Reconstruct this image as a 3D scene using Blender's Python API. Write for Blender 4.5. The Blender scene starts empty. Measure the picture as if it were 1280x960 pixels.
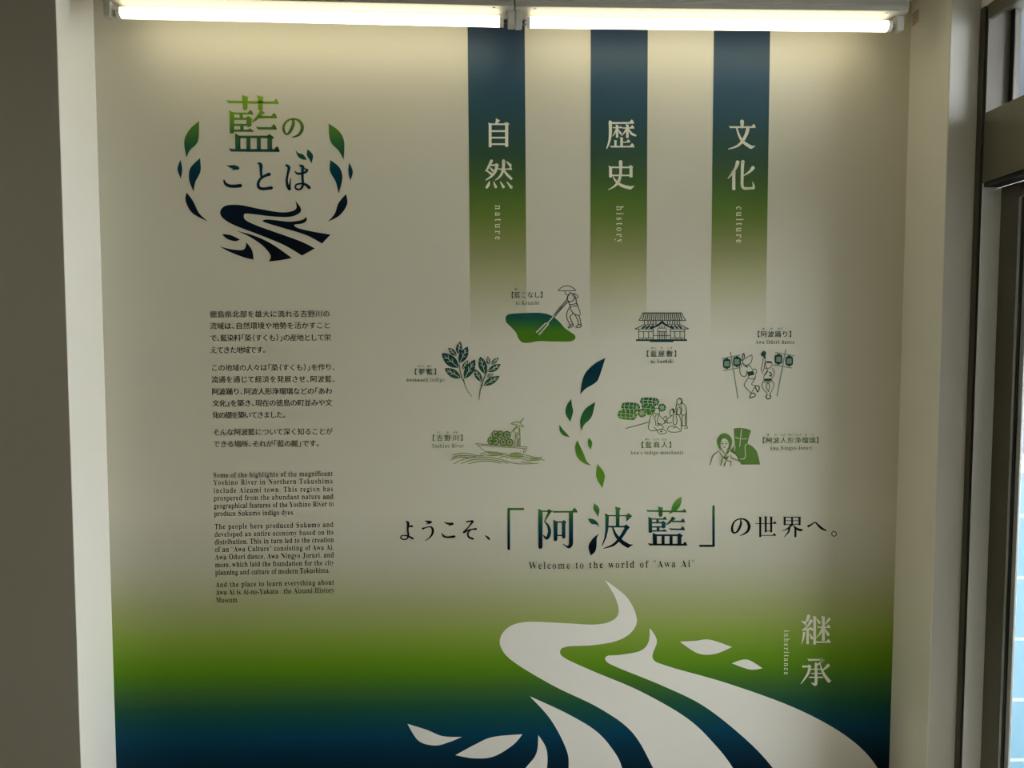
import bpy, bmesh, math
from mathutils import Vector, Matrix
from mathutils.geometry import tessellate_polygon

scene = bpy.context.scene
COL = scene.collection

# ------------------------------------------------------------------ camera
F = 900.0                     # focal length in pixels of the 1280 px wide frame
DIST = 2.38                   # camera to mural wall
CAMZ = 1.50
vh = Vector((28110.0, -38.0, 900.0)).normalized()       # wall horizontals as the camera sees them (right, down, forward)
vd = Vector((120.0, 16520.0, 900.0)).normalized()       # wall verticals, downwards
vd = (vd - vh * vd.dot(vh)).normalized()
vf = vh.cross(vd).normalized()                          # into the wall
CAM = Vector((0.0, -DIST, CAMZ))
cam_right = Vector((vh[0], vf[0], -vd[0]))
cam_down = Vector((vh[1], vf[1], -vd[1]))
cam_fwd = Vector((vh[2], vf[2], -vd[2]))
cd = bpy.data.cameras.new('camera')
cd.sensor_fit = 'HORIZONTAL'
cd.sensor_width = 36.0
cd.lens = 36.0 * F / 1280.0
cd.clip_start = 0.02
camera = bpy.data.objects.new('camera', cd)
COL.objects.link(camera)
rm = Matrix((cam_right, -cam_down, -cam_fwd)).transposed()
camera.matrix_world = Matrix.Translation(CAM) @ rm.to_4x4()
scene.camera = camera

# ------------------------------------------------------------------ light and exposure
TUBE_STRENGTH = 5.8
SKY_STRENGTH = 14.6
ROOM_LAMP_W = 4.5
scene.view_settings.view_transform = 'Standard'
scene.view_settings.look = 'None'
scene.view_settings.gamma = 1.0
scene.view_settings.use_curve_mapping = False
scene.view_settings.exposure = 0.0
world = bpy.data.worlds.new('daylight')
scene.world = world
world.use_nodes = True
_bg = world.node_tree.nodes['Background']
_bg.inputs['Color'].default_value = (0.90, 0.95, 1.0, 1)
_bg.inputs['Strength'].default_value = SKY_STRENGTH
for _x, _y in ((-2.4, -1.4), (-3.4, -1.4), (0.3, -2.9), (-1.2, -3.2)):      # the room's own ceiling lights, behind the photographer
    _l = bpy.data.lights.new('ceiling_lamp_light', 'AREA')
    _l.shape = 'RECTANGLE'
    _l.size, _l.size_y = 1.2, 0.3
    _l.energy = ROOM_LAMP_W
    _l.color = (1.0, 0.96, 0.74)
    _lo = bpy.data.objects.new('ceiling_lamp_light', _l)
    _lo.location = (_x, _y, 2.60)
    COL.objects.link(_lo)


# ------------------------------------------------------------------ pixel <-> place
def ray(px, py):
    return cam_right * ((px - 640.0) / F) + cam_down * ((py - 480.0) / F) + cam_fwd


def on_y(px, py, y=0.0):
    """the point of the upright plane at depth y that is seen there"""
    r = ray(px, py)
    return CAM + r * ((y - CAM.y) / r.y)


def on_x(px, py, x):
    r = ray(px, py)
    return CAM + r * ((x - CAM.x) / r.x)


# ------------------------------------------------------------------ colours and materials
def lin(c):
    c /= 255.0
    return c / 12.92 if c <= 0.04045 else ((c + 0.055) / 1.055) ** 2.4


def L(*rgb):
    return tuple(lin(c) for c in rgb)


PAPER = (0.655, 0.63, 0.525)
WHITE = (0.84, 0.82, 0.77)
PRINT_BASE = (0.76, 0.75, 0.715)


def ink(rgb, local=(160, 154, 132), base=PAPER):
    """ink colour from how it compares with bare paper next to it"""
    return tuple(min(0.9, lin(a) / lin(b) * c) for a, b, c in zip(rgb, local, base))


def material(name, color, rough=0.6, metal=0.0, bump=0.0, bump_scale=400.0, spec=0.4, aniso=0.0, mottle=0.0, stretch=None):
    m = bpy.data.materials.new(name)
    m.use_nodes = True
    nt = m.node_tree
    b = nt.nodes['Principled BSDF']
    b.inputs['Base Color'].default_value = (*color, 1)
    b.inputs['Roughness'].default_value = rough
    b.inputs['Metallic'].default_value = metal
    b.inputs['Specular IOR Level'].default_value = spec
    if bump or mottle:
        tc = nt.nodes.new('ShaderNodeTexCoord')
        n = nt.nodes.new('ShaderNodeTexNoise')
        n.inputs['Scale'].default_value = bump_scale
        n.inputs['Detail'].default_value = 4
        if stretch:
            mp = nt.nodes.new('ShaderNodeMapping')
            mp.inputs['Scale'].default_value = stretch
            nt.links.new(tc.outputs['Object'], mp.inputs['Vector'])
            nt.links.new(mp.outputs['Vector'], n.inputs['Vector'])
        else:
            nt.links.new(tc.outputs['Object'], n.inputs['Vector'])
        if bump:
            bp = nt.nodes.new('ShaderNodeBump')
            bp.inputs['Strength'].default_value = bump
            bp.inputs['Distance'].default_value = 0.001
            nt.links.new(n.outputs['Fac'], bp.inputs['Height'])
            nt.links.new(bp.outputs['Normal'], b.inputs['Normal'])
        if mottle:
            mx = nt.nodes.new('ShaderNodeMix')
            mx.data_type = 'RGBA'
            mx.inputs['A'].default_value = (*[c * (1 - mottle) for c in color], 1)
            mx.inputs['B'].default_value = (*[min(1, c * (1 + mottle)) for c in color], 1)
            nt.links.new(n.outputs['Fac'], mx.inputs['Factor'])
            nt.links.new(mx.outputs['Result'], b.inputs['Base Color'])
    return m


MURAL_EMPTY = None
GRAIN = 0.10


def ramp_material(name, stops, xpx=700, rough=0.55, spec=0.1, bump=GRAIN):
    """print whose colour runs with height: stops are (pixel row, colour) on the mural"""
    m = bpy.data.materials.new(name)
    m.use_nodes = True
    nt = m.node_tree
    b = nt.nodes['Principled BSDF']
    b.inputs['Roughness'].default_value = rough
    b.inputs['Specular IOR Level'].default_value = spec
    tc = nt.nodes.new('ShaderNodeTexCoord')
    tc.object = MURAL_EMPTY
    sx = nt.nodes.new('ShaderNodeSeparateXYZ')
    nt.links.new(tc.outputs['Object'], sx.inputs[0])
    zs = [on_y(xpx, s[0]).z for s in stops]
    z1, z0 = zs[0], zs[-1]                          # top, bottom
    mr = nt.nodes.new('ShaderNodeMapRange')
    mr.inputs['From Min'].default_value = z1 - MURAL_Z
    mr.inputs['From Max'].default_value = z0 - MURAL_Z
    nt.links.new(sx.outputs['Z'], mr.inputs['Value'])
    cr = nt.nodes.new('ShaderNodeValToRGB')
    el = cr.color_ramp.elements
    cr.color_ramp.interpolation = 'LINEAR'
    pos = [(z1 - z) / (z1 - z0) for z in zs]
    el[0].position = 0.0
    el[0].color = (*stops[0][1], 1)
    el[1].position = 1.0
    el[1].color = (*stops[-1][1], 1)
    for p, s in zip(pos[1:-1], stops[1:-1]):
        e = el.new(p)
        e.color = (*s[1], 1)
    nt.links.new(mr.outputs['Result'], cr.inputs['Fac'])
    nt.links.new(cr.outputs['Color'], b.inputs['Base Color'])
    if bump:
        n = nt.nodes.new('ShaderNodeTexNoise')
        n.inputs['Scale'].default_value = 260
        n.inputs['Detail'].default_value = 3
        nt.links.new(tc.outputs['Object'], n.inputs['Vector'])
        bp = nt.nodes.new('ShaderNodeBump')
        bp.inputs['Strength'].default_value = bump
        bp.inputs['Distance'].default_value = 0.001
        nt.links.new(n.outputs['Fac'], bp.inputs['Height'])
        nt.links.new(bp.outputs['Normal'], b.inputs['Normal'])
    return m


# ------------------------------------------------------------------ object helpers
PLACE = {}


def link(o, loc=(0, 0, 0), parent=None):
    """loc is where it stands in the world; parents are never turned"""
    COL.objects.link(o)
    loc = Vector(loc)
    PLACE[o.name] = loc
    if parent is not None:
        o.parent = parent
        o.location = loc - PLACE[parent.name]
    else:
        o.location = loc
    return o


def empty(name, loc, parent=None):
    return link(bpy.data.objects.new(name, None), loc, parent)


def tag(o, label=None, cat=None, group=None, kind=None):
    if label:
        o['label'] = label
    if cat:
        o['category'] = cat
    if group:
        o['group'] = group
    if kind:
        o['kind'] = kind
    return o


def from_bm(name, bm, mat, parent=None, origin=None, smooth=False):
    me = bpy.data.meshes.new(name)
    if origin is None:
        vs = [v.co for v in bm.verts]
        origin = Vector([(min(v[i] for v in vs) + max(v[i] for v in vs)) / 2 for i in range(3)])
    bmesh.ops.translate(bm, verts=bm.verts, vec=-Vector(origin))
    bm.to_mesh(me)
    bm.free()
    if smooth:
        for p in me.polygons:
            p.use_smooth = True
    me.materials.append(mat)
    return link(bpy.data.objects.new(name, me), origin, parent)


def bm_box(bm, x0, x1, y0, y1, z0, z1, bevel=0.0):
    r = bmesh.ops.create_cube(bm, size=1.0)
    for v in r['verts']:
        v.co = Vector(((x0 + x1) / 2 + v.co.x * (x1 - x0), (y0 + y1) / 2 + v.co.y * (y1 - y0), (z0 + z1) / 2 + v.co.z * (z1 - z0)))
    if bevel:
        es = list({e for v in r['verts'] for e in v.link_edges})
        bmesh.ops.bevel(bm, geom=es, offset=bevel, segments=2, affect='EDGES', profile=0.6)


def box(name, mat, x0, x1, y0, y1, z0, z1, parent=None, bevel=0.0):
    bm = bmesh.new()
    bm_box(bm, min(x0, x1), max(x0, x1), min(y0, y1), max(y0, y1), min(z0, z1), max(z0, z1), bevel)
    return from_bm(name, bm, mat, parent)


def structure(o):
    o['kind'] = 'structure'
    return o


# ------------------------------------------------------------------ flat print drawn on the mural
def catmull(pts, closed, n=6):
    """smooth path through points; a point with a third item is a corner"""
    P = [(p[0], p[1]) for p in pts]
    corner = [len(p) > 2 for p in pts]
    m = len(P)
    out = []
    segs = m if closed else m - 1
    for i in range(segs):
        p1, p2 = P[i], P[(i + 1) % m]
        if corner[i] or (not closed and i == 0):
            p0 = p1
        else:
            p0 = P[i - 1]
        if corner[(i + 1) % m] or (not closed and i + 2 >= m):
            p3 = p2
        else:
            p3 = P[(i + 2) % m]
        for k in range(n):
            t = k / n
            a = [0.5 * (2 * p1[j] + (p2[j] - p0[j]) * t + (2 * p0[j] - 5 * p1[j] + 4 * p2[j] - p3[j]) * t * t
                        + (3 * p1[j] - p0[j] - 3 * p2[j] + p3[j]) * t ** 3) for j in (0, 1)]
            out.append(tuple(a))
    if not closed:
        out.append(P[-1])
    return out


def C(x, y):
    return (x, y, 1)


class Print:
    """collects flat shapes; x, y are read off an enlarged view with corner (ox, oy) and scale k"""
    def __init__(self, ox=0, oy=0, k=1.0, lift=0.0012):
        self.v = []
        self.f = []
        self.lift = lift
        self.gain = 1.0
        self.marks = []
        self.view(ox, oy, k)

    def view(self, ox, oy, k, sx=None, sy=None):
        self.fx = lambda x, y: (ox + x / (sx or k), oy + y / (sy or k))
        return self

    def px(self, p):
        return self.fx(p[0], p[1])

    def _add(self, pts, faces):
        b = len(self.v)
        for p in pts:
            q = on_y(p[0], p[1], -self.lift)
            self.v.append((q.x, q.y, q.z))
        self.f += [tuple(b + i for i in f) for f in faces]

    def poly(self, pts, holes=()):
        loops = [[self.px(p) for p in pts]] + [[self.px(p) for p in h] for h in holes]
        tri = tessellate_polygon([[Vector((x, y, 0)) for x, y in l] for l in loops])
        self._add([p for l in loops for p in l], tri)
        return self

    def shape(self, pts, n=6):
        return self.poly(catmull(pts, True, n))

    def rect(self, x0, y0, x1, y1):
        return self.poly([(x0, y0), (x1, y0), (x1, y1), (x0, y1)])

    def stroke(self, pts, w=None, n=5, closed=False, cap=True, smooth=True):
        """brush line; points are (x, y) with constant w or (x, y, width)"""
        W = [(p[2] if w is None else w) * self.gain for p in pts]
        P = [(p[0], p[1]) for p in pts]
        if smooth and len(P) > 2:
            path = catmull(P, closed, n)
            ws = [a[0] for a in catmull([(x, 0) for x in W], closed, n)]
        else:
            path, ws = P + ([P[0]] if closed else []), W + ([W[0]] if closed else [])
        if closed and smooth:
            path.append(path[0])
            ws.append(ws[0])
        q, r = [], []
        m = len(path)
        for i in range(m):
            if closed:
                a, b = path[(i - 1) % (m - 1)], path[(i + 1) % (m - 1)]
            else:
                a, b = path[max(0, i - 1)], path[min(m - 1, i + 1)]
            dx, dy = b[0] - a[0], b[1] - a[1]
            l = math.hypot(dx, dy) or 1.0
            nx, ny = -dy / l * ws[i] / 2, dx / l * ws[i] / 2
            q.append((path[i][0] + nx, path[i][1] + ny))
            r.append((path[i][0] - nx, path[i][1] - ny))
        pts2 = [self.px(p) for p in q + r]
        self._add(pts2, [(i, i + 1, m + i + 1, m + i) for i in range(m - 1)])
        if cap and not closed:
            for i in (0, m - 1):
                c, rad = path[i], ws[i] / 2
                if rad > 0.5:
                    self._add([self.px((c[0] + rad * math.cos(t * math.pi / 5), c[1] + rad * math.sin(t * math.pi / 5))) for t in range(10)], [tuple(range(10))])
        return self

    # pieces of brush-style printed characters
    def h(self, x0, y0, x1, y1, t, u=0):
        """thin level stroke, with the triangular stop u high at its right end"""
        self.poly([(x0, y0 - t * .8), (x0 + t * 1.2, y0 - t / 2), (x1 - u * .3, y1 - t / 2), (x1, y1 + t * .3), (x1 - t * .3, y1 + t / 2), (x0 + t * .8, y0 + t / 2)])
        if u:
            self.poly([(x1 - u * 1.9, y1 - t / 2 + 1), (x1 - u * 1.05, y1 - t / 2 - u), (x1 - u * .5, y1 - t / 2 - u * .6), (x1, y1 + t * .3), (x1 - t * .3, y1 + t / 2)])
        return self

    def bar(self, x0, y0, x1, y1):
        return self.rect(min(x0, x1), min(y0, y1), max(x0, x1), max(y0, y1))

    def vert(self, x, y0, y1, w, head=True, foot=True):
        """thick upright stroke with a slanted head and a rounded foot"""
        p = [(x - w / 2 - (w * .22 if head else 0), y0), (x - w * .1, y0 + w * .18), (x + w / 2 + (w * .18 if head else 0), y0 + (w * .3 if head else 0)), (x + w / 2, y0 + w * .75)]
        if not head:
            p = [(x - w / 2, y0), (x + w / 2, y0)]
        e = w * .18 if foot else 0
        p += [(x + w / 2, y1 - e), (x + w / 2 - e * 1.2, y1), (x - w / 2 + e * .7, y1), (x - w / 2, y1 - e), (x - w / 2, y0 + w * .6)]
        return self.poly(p)

    def s(self, *pts):
        return self.stroke(pts)

    def ring(self, x, y, r, w, n=28):
        pts = [(x + r * math.cos(2 * math.pi * i / n), y + r * math.sin(2 * math.pi * i / n)) for i in range(n)]
        return self.stroke(pts, w, closed=True, smooth=False) if False else self._ring(x, y, r, w, n)

    def _ring(self, x, y, r, w, n):
        a = [(x + (r + w / 2) * math.cos(2 * math.pi * i / n), y + (r + w / 2) * math.sin(2 * math.pi * i / n)) for i in range(n)]
        b = [(x + (r - w / 2) * math.cos(2 * math.pi * i / n), y + (r - w / 2) * math.sin(2 * math.pi * i / n)) for i in range(n)]
        self._add([self.px(p) for p in a + b], [(i, (i + 1) % n, n + (i + 1) % n, n + i) for i in range(n)])
        return self

    def disc(self, x, y, rx, ry=None, n=20):
        ry = ry or rx
        return self.poly([(x + rx * math.cos(2 * math.pi * i / n), y + ry * math.sin(2 * math.pi * i / n)) for i in range(n)])

    def lines(self, w, *paths):
        for p in paths:
            self.stroke(p, w, cap=False)
        return self

    def mark(self):
        """the next character starts here"""
        self.marks.append((len(self.v), len(self.f)))
        return self

    def build_characters(self, name, mat, parent):
        ends = self.marks + [(len(self.v), len(self.f))]
        v0 = f0 = 0
        V, Fc = self.v, self.f
        for v1, f1 in ends:
            if f1 > f0:
                self.v, self.f = V[v0:v1], [tuple(i - v0 for i in f) for f in Fc[f0:f1]]
                self.build(name, mat, parent)
            v0, f0 = v1, f1

    def build(self, name, mat, parent, label=None):
        me = bpy.data.meshes.new(name)
        xs = [v[0] for v in self.v]
        zs = [v[2] for v in self.v]
        o = Vector(((min(xs) + max(xs)) / 2, -self.lift, (min(zs) + max(zs)) / 2))
        # every face looks out of the wall, towards -y
        faces = []
        for f in self.f:
            a = 0.0
            for i in range(len(f)):
                p, q = self.v[f[i]], self.v[f[(i + 1) % len(f)]]
                a += p[0] * q[2] - q[0] * p[2]
            faces.append(f if a > 0 else tuple(reversed(f)))
        me.from_pydata([(v[0] - o.x, v[1] - o.y, v[2] - o.z) for v in self.v], [], faces)
        me.materials.append(mat)
        ob = link(bpy.data.objects.new(name, me), o, parent)
        if label:
            ob['label'] = label
        return ob


# ------------------------------------------------------------------ small lettering from the built-in typeface
def serif(c):
    if 'a' <= c <= 'z':
        return chr(0x1D41A + ord(c) - 97)
    if 'A' <= c <= 'Z':
        return chr(0x1D400 + ord(c) - 65)
    return c


def reweigh(vs, fs, dx, dy):
    """moves a letter's outline: dx thickens its uprights, dy its level strokes"""
    area = lambda f: sum(vs[f[i]][0] * vs[f[(i + 1) % len(f)]][1] - vs[f[(i + 1) % len(f)]][0] * vs[f[i]][1] for i in range(len(f)))
    count, dirs = {}, []
    for f in fs:
        g = f if area(f) > 0 else tuple(reversed(f))
        for i in range(len(g)):
            a, b = g[i], g[(i + 1) % len(g)]
            k = (min(a, b), max(a, b))
            count[k] = count.get(k, 0) + 1
            dirs.append((a, b, k))
    nrm = {}
    for a, b, k in dirs:
        if count[k] == 1:
            ex, ey = vs[b][0] - vs[a][0], vs[b][1] - vs[a][1]
            l = math.hypot(ex, ey)
            if l < 1e-7:
                continue
            for v in (a, b):
                nrm.setdefault(v, []).append((ey / l, -ex / l))
    out = list(vs)
    for v, ns in nrm.items():
        nx, ny = sum(n[0] for n in ns) / len(ns), sum(n[1] for n in ns) / len(ns)
        l = math.hypot(nx, ny)
        if l > .2:
            nx, ny = nx / max(l, .6), ny / max(l, .6)
        out[v] = (vs[v][0] + nx * dx, vs[v][1] + ny * dy)
    return out


class Glyphs:
    def __init__(self):
        self.want = {}
        self.got = {}

    def need(self, text, latin):
        for c in text:
            if c == ' ':
                continue
            if latin:
                self.want[('L', c)] = serif(c)
                self.want[('A', c)] = '\u2223' * 0 + serif('I') + serif(c) + serif('I')
            else:
                self.want[('J', c)] = c
        self.want[('A', '')] = serif('I') * 2

    def make(self):
        objs = {}
        for key, body in self.want.items():
            cu = bpy.data.curves.new('lettering', 'FONT')
            cu.body = body
            cu.resolution_u = 3
            
            o = bpy.data.objects.new('lettering', cu)
            COL.objects.link(o)
            objs[key] = o
        dg = bpy.context.evaluated_depsgraph_get()
        dg.update()
        for key, o in objs.items():
            me = o.evaluated_get(dg).to_mesh()
            vs = [(v.co.x, v.co.y) for v in me.vertices]
            if key[0] == 'A':
                self.got[key] = max(v[0] for v in vs) - min(v[0] for v in vs)
            else:
                fs = [tuple(p.vertices) for p in me.polygons]
                self.got[key] = (reweigh(vs, fs, *((-0.022, 0.012) if key[0] == 'L' else (0.012, 0.002))), fs)
            o.evaluated_get(dg).to_mesh_clear()
        for o in objs.values():
            cu = o.data
            bpy.data.objects.remove(o)
            bpy.data.curves.remove(cu)

    def adv(self, c):
        return 0.30 if c == ' ' else self.got[('A', c)] - self.got[('A', '')]


G = Glyphs()
HALF = set('、。「」（）')


def set_latin(pr, text, x0, x1, y0, y1, size, wx=0.9, turn=False):
    """one line between two pixel ends on its baseline; spare width goes between the letters"""
    nat = sum(G.adv(c) for c in text) * size * wx
    length = math.hypot(x1 - x0, y1 - y0)
    gap = (length - nat) / max(1, len(text) - 1)
    if gap < 0:
        wx *= length / nat
        gap = 0
    ux, uy = (x1 - x0) / length, (y1 - y0) / length
    t = 0.0
    for c in text:
        if c != ' ':
            vs, fs = G.got[('L', c)]
            pts = []
            for vx, vy in vs:
                a, b = t + vx * size * wx, vy * size
                pts.append((x0 + ux * a + uy * b, y0 + uy * a - ux * b))
            pr._add(pts, fs)
        t += G.adv(c) * size * wx + gap


def set_japanese(pr, text, x0, x1, y0, y1, size, sy=1.0):
    """one line of square characters between pixel ends; y is the middle of the line"""
    wts = [0.55 if c in HALF else 1.0 for c in text]
    n = sum(wts)
    pitch = (x1 - x0) / (n if n > 1 else 1)
    t = 0.0
    for c, w in zip(text, wts):
        vs, fs = G.got[('J', c)]
        cx = t + w / 2
        off = {'「': -0.25, '（': -0.25, '」': 0.25, '）': 0.25, '、': 0.25, '。': 0.25}.get(c, 0.0)
        pts = []
        for vx, vy in vs:
            a = cx * pitch + (vx - 0.5 + off) * size
            pts.append((x0 + a, y0 + (y1 - y0) * cx / n - (vy - 0.38) * size * sy))
        pr._add(pts, fs)
        t += w


# ================================================================== THE SETTING
CEIL = 2.62
Y_FRONT = -0.21                                     # front faces beside the mural recess
xl_back = on_y(131, 480).x
xr_back = on_y(1125.5, 480).x
xl_front = on_y(86, 480, Y_FRONT).x
xr_front = on_y(1174, 480, Y_FRONT).x
XR = on_y(1222, 150, Y_FRONT).x                     # side wall with the glazed door
ROOM_Y = -6.2
ROOM_X = -4.2

plaster = material('wallpaper_white', (0.80, 0.775, 0.70), 0.75, bump=0.12, bump_scale=300)
warm_plaster = material('wallpaper_cream', (0.45, 0.40, 0.30), 0.8, bump=0.1, bump_scale=300)
shaded_paper = material('wallpaper_shaded', (0.285, 0.265, 0.225), 0.8, bump=0.15, bump_scale=420, mottle=0.05)  # shade on the left front face, put into a darker base colour
half_shaded_paper = material('wallpaper_half_shaded', (0.62, 0.61, 0.57), 0.8, bump=0.15, bump_scale=420, mottle=0.05)  # right front face toned below the white returns to paint in its shade
ceiling_mat = material('ceiling_paint', (0.74, 0.69, 0.57), 0.85, mottle=0.03, bump_scale=30)
floor_mat = material('floor_boards', (0.50, 0.45, 0.35), 0.5, mottle=0.12, bump_scale=6)

structure(box('wall_back', plaster, xl_back - .4, xr_back + .1, 0.0005, .16, 0, CEIL))
# pillars either side of the recess: inner return slightly splayed
def pillar(name, mats, face, pts):
    bm = bmesh.new()
    lo = [bm.verts.new((x, y, 0)) for x, y in pts]
    hi = [bm.verts.new((x, y, CEIL)) for x, y in pts]
    n = len(pts)
    for i in range(n):
        bm.faces.new((lo[i], lo[(i + 1) % n], hi[(i + 1) % n], hi[i]))
    bm.faces.new(list(reversed(lo)))
    bm.faces.new(hi)
    bmesh.ops.recalc_face_normals(bm, faces=bm.faces)
    es = [e for e in bm.edges if abs(e.verts[0].co.z - e.verts[1].co.z) > 1 and e.verts[0].co.y < Y_FRONT + .001]
    bmesh.ops.bevel(bm, geom=es, offset=0.002, segments=1, affect='EDGES')
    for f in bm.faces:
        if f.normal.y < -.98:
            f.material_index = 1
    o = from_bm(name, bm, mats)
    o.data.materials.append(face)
    return structure(o)


pillar('wall_left', plaster, shaded_paper, [(xl_back, 0), (xl_front, Y_FRONT), (ROOM_X, Y_FRONT), (ROOM_X, 0)])
pillar('wall_right', plaster, half_shaded_paper, [(xr_back, 0), (xr_front, Y_FRONT), (XR + .10, Y_FRONT), (XR + .10, 0)])
structure(box('floor', floor_mat, ROOM_X - .1, XR + .16, ROOM_Y - .1, .1, -.1, 0))
structure(box('ceiling', ceiling_mat, ROOM_X - .1, XR + .16, ROOM_Y - .1, .16, CEIL, CEIL + .12))
structure(box('wall_left_side', warm_plaster, ROOM_X - .12, ROOM_X, ROOM_Y, 0, 0, CEIL))

# side wall on the right: door and transom opening from DY0 to DY1
DY0, DY1 = Y_FRONT - .022, -1.5
lint_hi = on_x(1228, 143, XR).z
lint_lo = on_x(1228, 229, XR).z
open_top = on_x(1234, 12, XR).z
structure(box('wall_right_side', plaster, XR, XR + .16, ROOM_Y, DY1, 0, CEIL))
structure(box('wall_right_header', plaster, XR, XR + .16, DY1, Y_FRONT - .0, open_top + .014, CEIL))
structure(box('wall_rear', warm_plaster, ROOM_X, XR, ROOM_Y - .12, ROOM_Y, 0, CEIL))

# ------------------------------------------------------------------ door and transom
steel = material('brushed_stainless', (0.88, 0.90, 0.92), 0.30, 0.25, bump=0.05, bump_scale=1.0, stretch=(900, 900, 3), spec=.5)
steel_dark = material('bronze_anodised', (0.13, 0.12, 0.095), 0.38, 0.85, spec=.5)
lintel_mat = material('satin_bronze_steel', (0.22, 0.205, 0.165), 0.36, 1.0, bump=0.04, bump_scale=1.0, stretch=(3, 3, 900))
seal = material('black_seal', (0.012, 0.012, 0.012), 0.6)
alu = material('alumin_stile', (0.42, 0.43, 0.42), 0.3, 0.9)


def glass_material():
    m = bpy.data.materials.new('clear_glass')
    m.use_nodes = True
    nt = m.node_tree
    nt.nodes.remove(nt.nodes['Principled BSDF'])
    out = nt.nodes['Material Output']
    tr = nt.nodes.new('ShaderNodeBsdfTransparent')
    tr.inputs['Color'].default_value = (0.95, 0.955, 0.95, 1)
    gl = nt.nodes.new('ShaderNodeBsdfGlossy')
    gl.inputs['Roughness'].default_value = 0.02
    lw = nt.nodes.new('ShaderNodeLayerWeight')
    lw.inputs['Blend'].default_value = 0.5
    pw = nt.nodes.new('ShaderNodeMath')
    pw.operation = 'POWER'
    pw.inputs[1].default_value = 5.0
    nt.links.new(lw.outputs['Facing'], pw.inputs[0])
    fr = nt.nodes.new('ShaderNodeMath')
    fr.operation = 'MULTIPLY_ADD'
    fr.inputs[1].default_value = 0.9
    fr.inputs[2].default_value = 0.04
    nt.links.new(pw.outputs[0], fr.inputs[0])
    mx = nt.nodes.new('ShaderNodeMixShader')
    nt.links.new(fr.outputs[0], mx.inputs[0])
    nt.links.new(tr.outputs[0], mx.inputs[1])
    nt.links.new(gl.outputs[0], mx.inputs[2])
    nt.links.new(mx.outputs[0], out.inputs['Surface'])
    return m


glass = glass_material()
XG = XR + .058                                       # plane of the glazing


def y_at(px, x, py):
    return on_x(px, py, x).y


door = tag(empty('door_1', (XR, (DY0 + DY1) / 2, 0)), 'stainless framed glazed door at the right edge', 'door', kind='structure')
box('edge_trim', steel_dark, XR - .004, XR + .03, DY0, Y_FRONT - .001, 0, open_top + .012, door, .001)
box('edge_seal', seal, XR - .001, XR + .03, DY0 - .006, DY0, 0, open_top, door)
box('reveal_panel', steel, XR + .002, XR + .10, DY0 - .010, DY0 - .006, 0, lint_lo, door)
lint = box('lintel', lintel_mat, XR - .002, XR + .05, DY1, DY0 - .0105, lint_lo, lint_hi, door, .0015)
box('lintel_shadow_gap', seal, XR + .004, XR + .056, DY1, DY0 - .0105, lint_lo - .012, lint_lo - .001, lint)
yb = y_at(1255.5, XG, 714)
hd = on_x(1270, 247, XG).z
box('post', steel_dark, XG, XG + .012, yb, DY0 - .0105, 0, lint_lo - .012, door, .001)
box('door_head', steel_dark, XG + .002, XG + .012, DY1, yb - .001, hd, lint_lo - .012, door, .001)
X1, X2, X3 = XG + .006, XG + .009, XG + .012          # back faces of stile, gasket and bead
yc, yd, ye = y_at(1261, X1, 714), y_at(1265.5, X2, 714), y_at(1272, X3, 714)
box('stile', alu, XG + .001, X1, yc, yb - .0015, 0, hd - .001, door, .0008)
box('stile_gasket', seal, XG + .003, X2, yd, yc - .0003, 0, hd - .001, door)
box('glazing_bead', alu, XG + .005, X3, ye, yd - .0003, 0, hd - .001, door, .0008)
box('door_glass', glass, XG + .007, XG + .011, DY1 + .06, ye - .0003, .05, hd - .001, door)
box('bottom_rail', alu, XG + .001, XG + .030, DY1, ye - .0003, 0, .05, door, .001)
box('stile', alu, XG + .001, XG + .030, DY1, DY1 + .0595, .05, hd - .001, door, .001)

transom = tag(empty('window_1', (XR, (DY0 + DY1) / 2, lint_hi)), 'narrow transom window above the door lintel', 'window', kind='structure')
side_panel = material('grey_side_panel', (0.22, 0.205, 0.18), 0.4, 0.5, mottle=.04, bump_scale=9)
box('reveal_panel', side_panel, XR + .002, XR + .10, DY0 - .010, DY0 - .006, lint_hi, open_top, transom)
box('head_frame', lintel_mat, XR - .002, XR + .012, DY1, DY0 - .0105, on_x(1236, 24, XR).z, open_top + .012, transom, .001)
box('head_soffit', side_panel, XR + .0125, XR + .16, DY1, DY0 - .0105, open_top - .004, open_top + .012, transom)
XT = XG + .010
yt, yu = y_at(1267.5, XT + .004, 80), y_at(1270.5, XT + .010, 80)
box('frame', seal, XT, XT + .004, yt, DY0 - .0105, lint_hi, open_top - .005, transom)
box('frame_post', side_panel, XT + .002, XT + .010, yu, yt - .0003, lint_hi, open_top - .005, transom, .001)
box('transom_glass', glass, XT + .004, XT + .008, DY1, yu - .0003, lint_hi, open_top - .005, transom)

# ------------------------------------------------------------------ outside the door
blue_tile = bpy.data.materials.new('blue_tile_cladding')
blue_tile.use_nodes = True
_nt = blue_tile.node_tree
_b = _nt.nodes['Principled BSDF']
_b.inputs['Roughness'].default_value = 0.35
_tc = _nt.nodes.new('ShaderNodeTexCoord')
_mp = _nt.nodes.new('ShaderNodeMapping')
_mp.inputs['Rotation'].default_value = (math.pi / 2, 0, 0)
_br = _nt.nodes.new('ShaderNodeTexBrick')
_br.offset = 0.0
_br.inputs['Color1'].default_value = (0.058, 0.128, 0.172, 1)
_br.inputs['Color2'].default_value = (0.066, 0.138, 0.185, 1)
_br.inputs['Mortar'].default_value = (0.20, 0.23, 0.24, 1)
_br.inputs['Scale'].default_value = 1.0
_br.inputs['Mortar Size'].default_value = 0.008
_br.inputs['Brick Width'].default_value = 0.60
YO = 0.9
_t0, _t1 = on_y(1277, 590, YO).z, on_y(1277, 897, YO).z
_br.inputs['Row Height'].default_value = (_t0 - _t1) / 4
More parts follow.
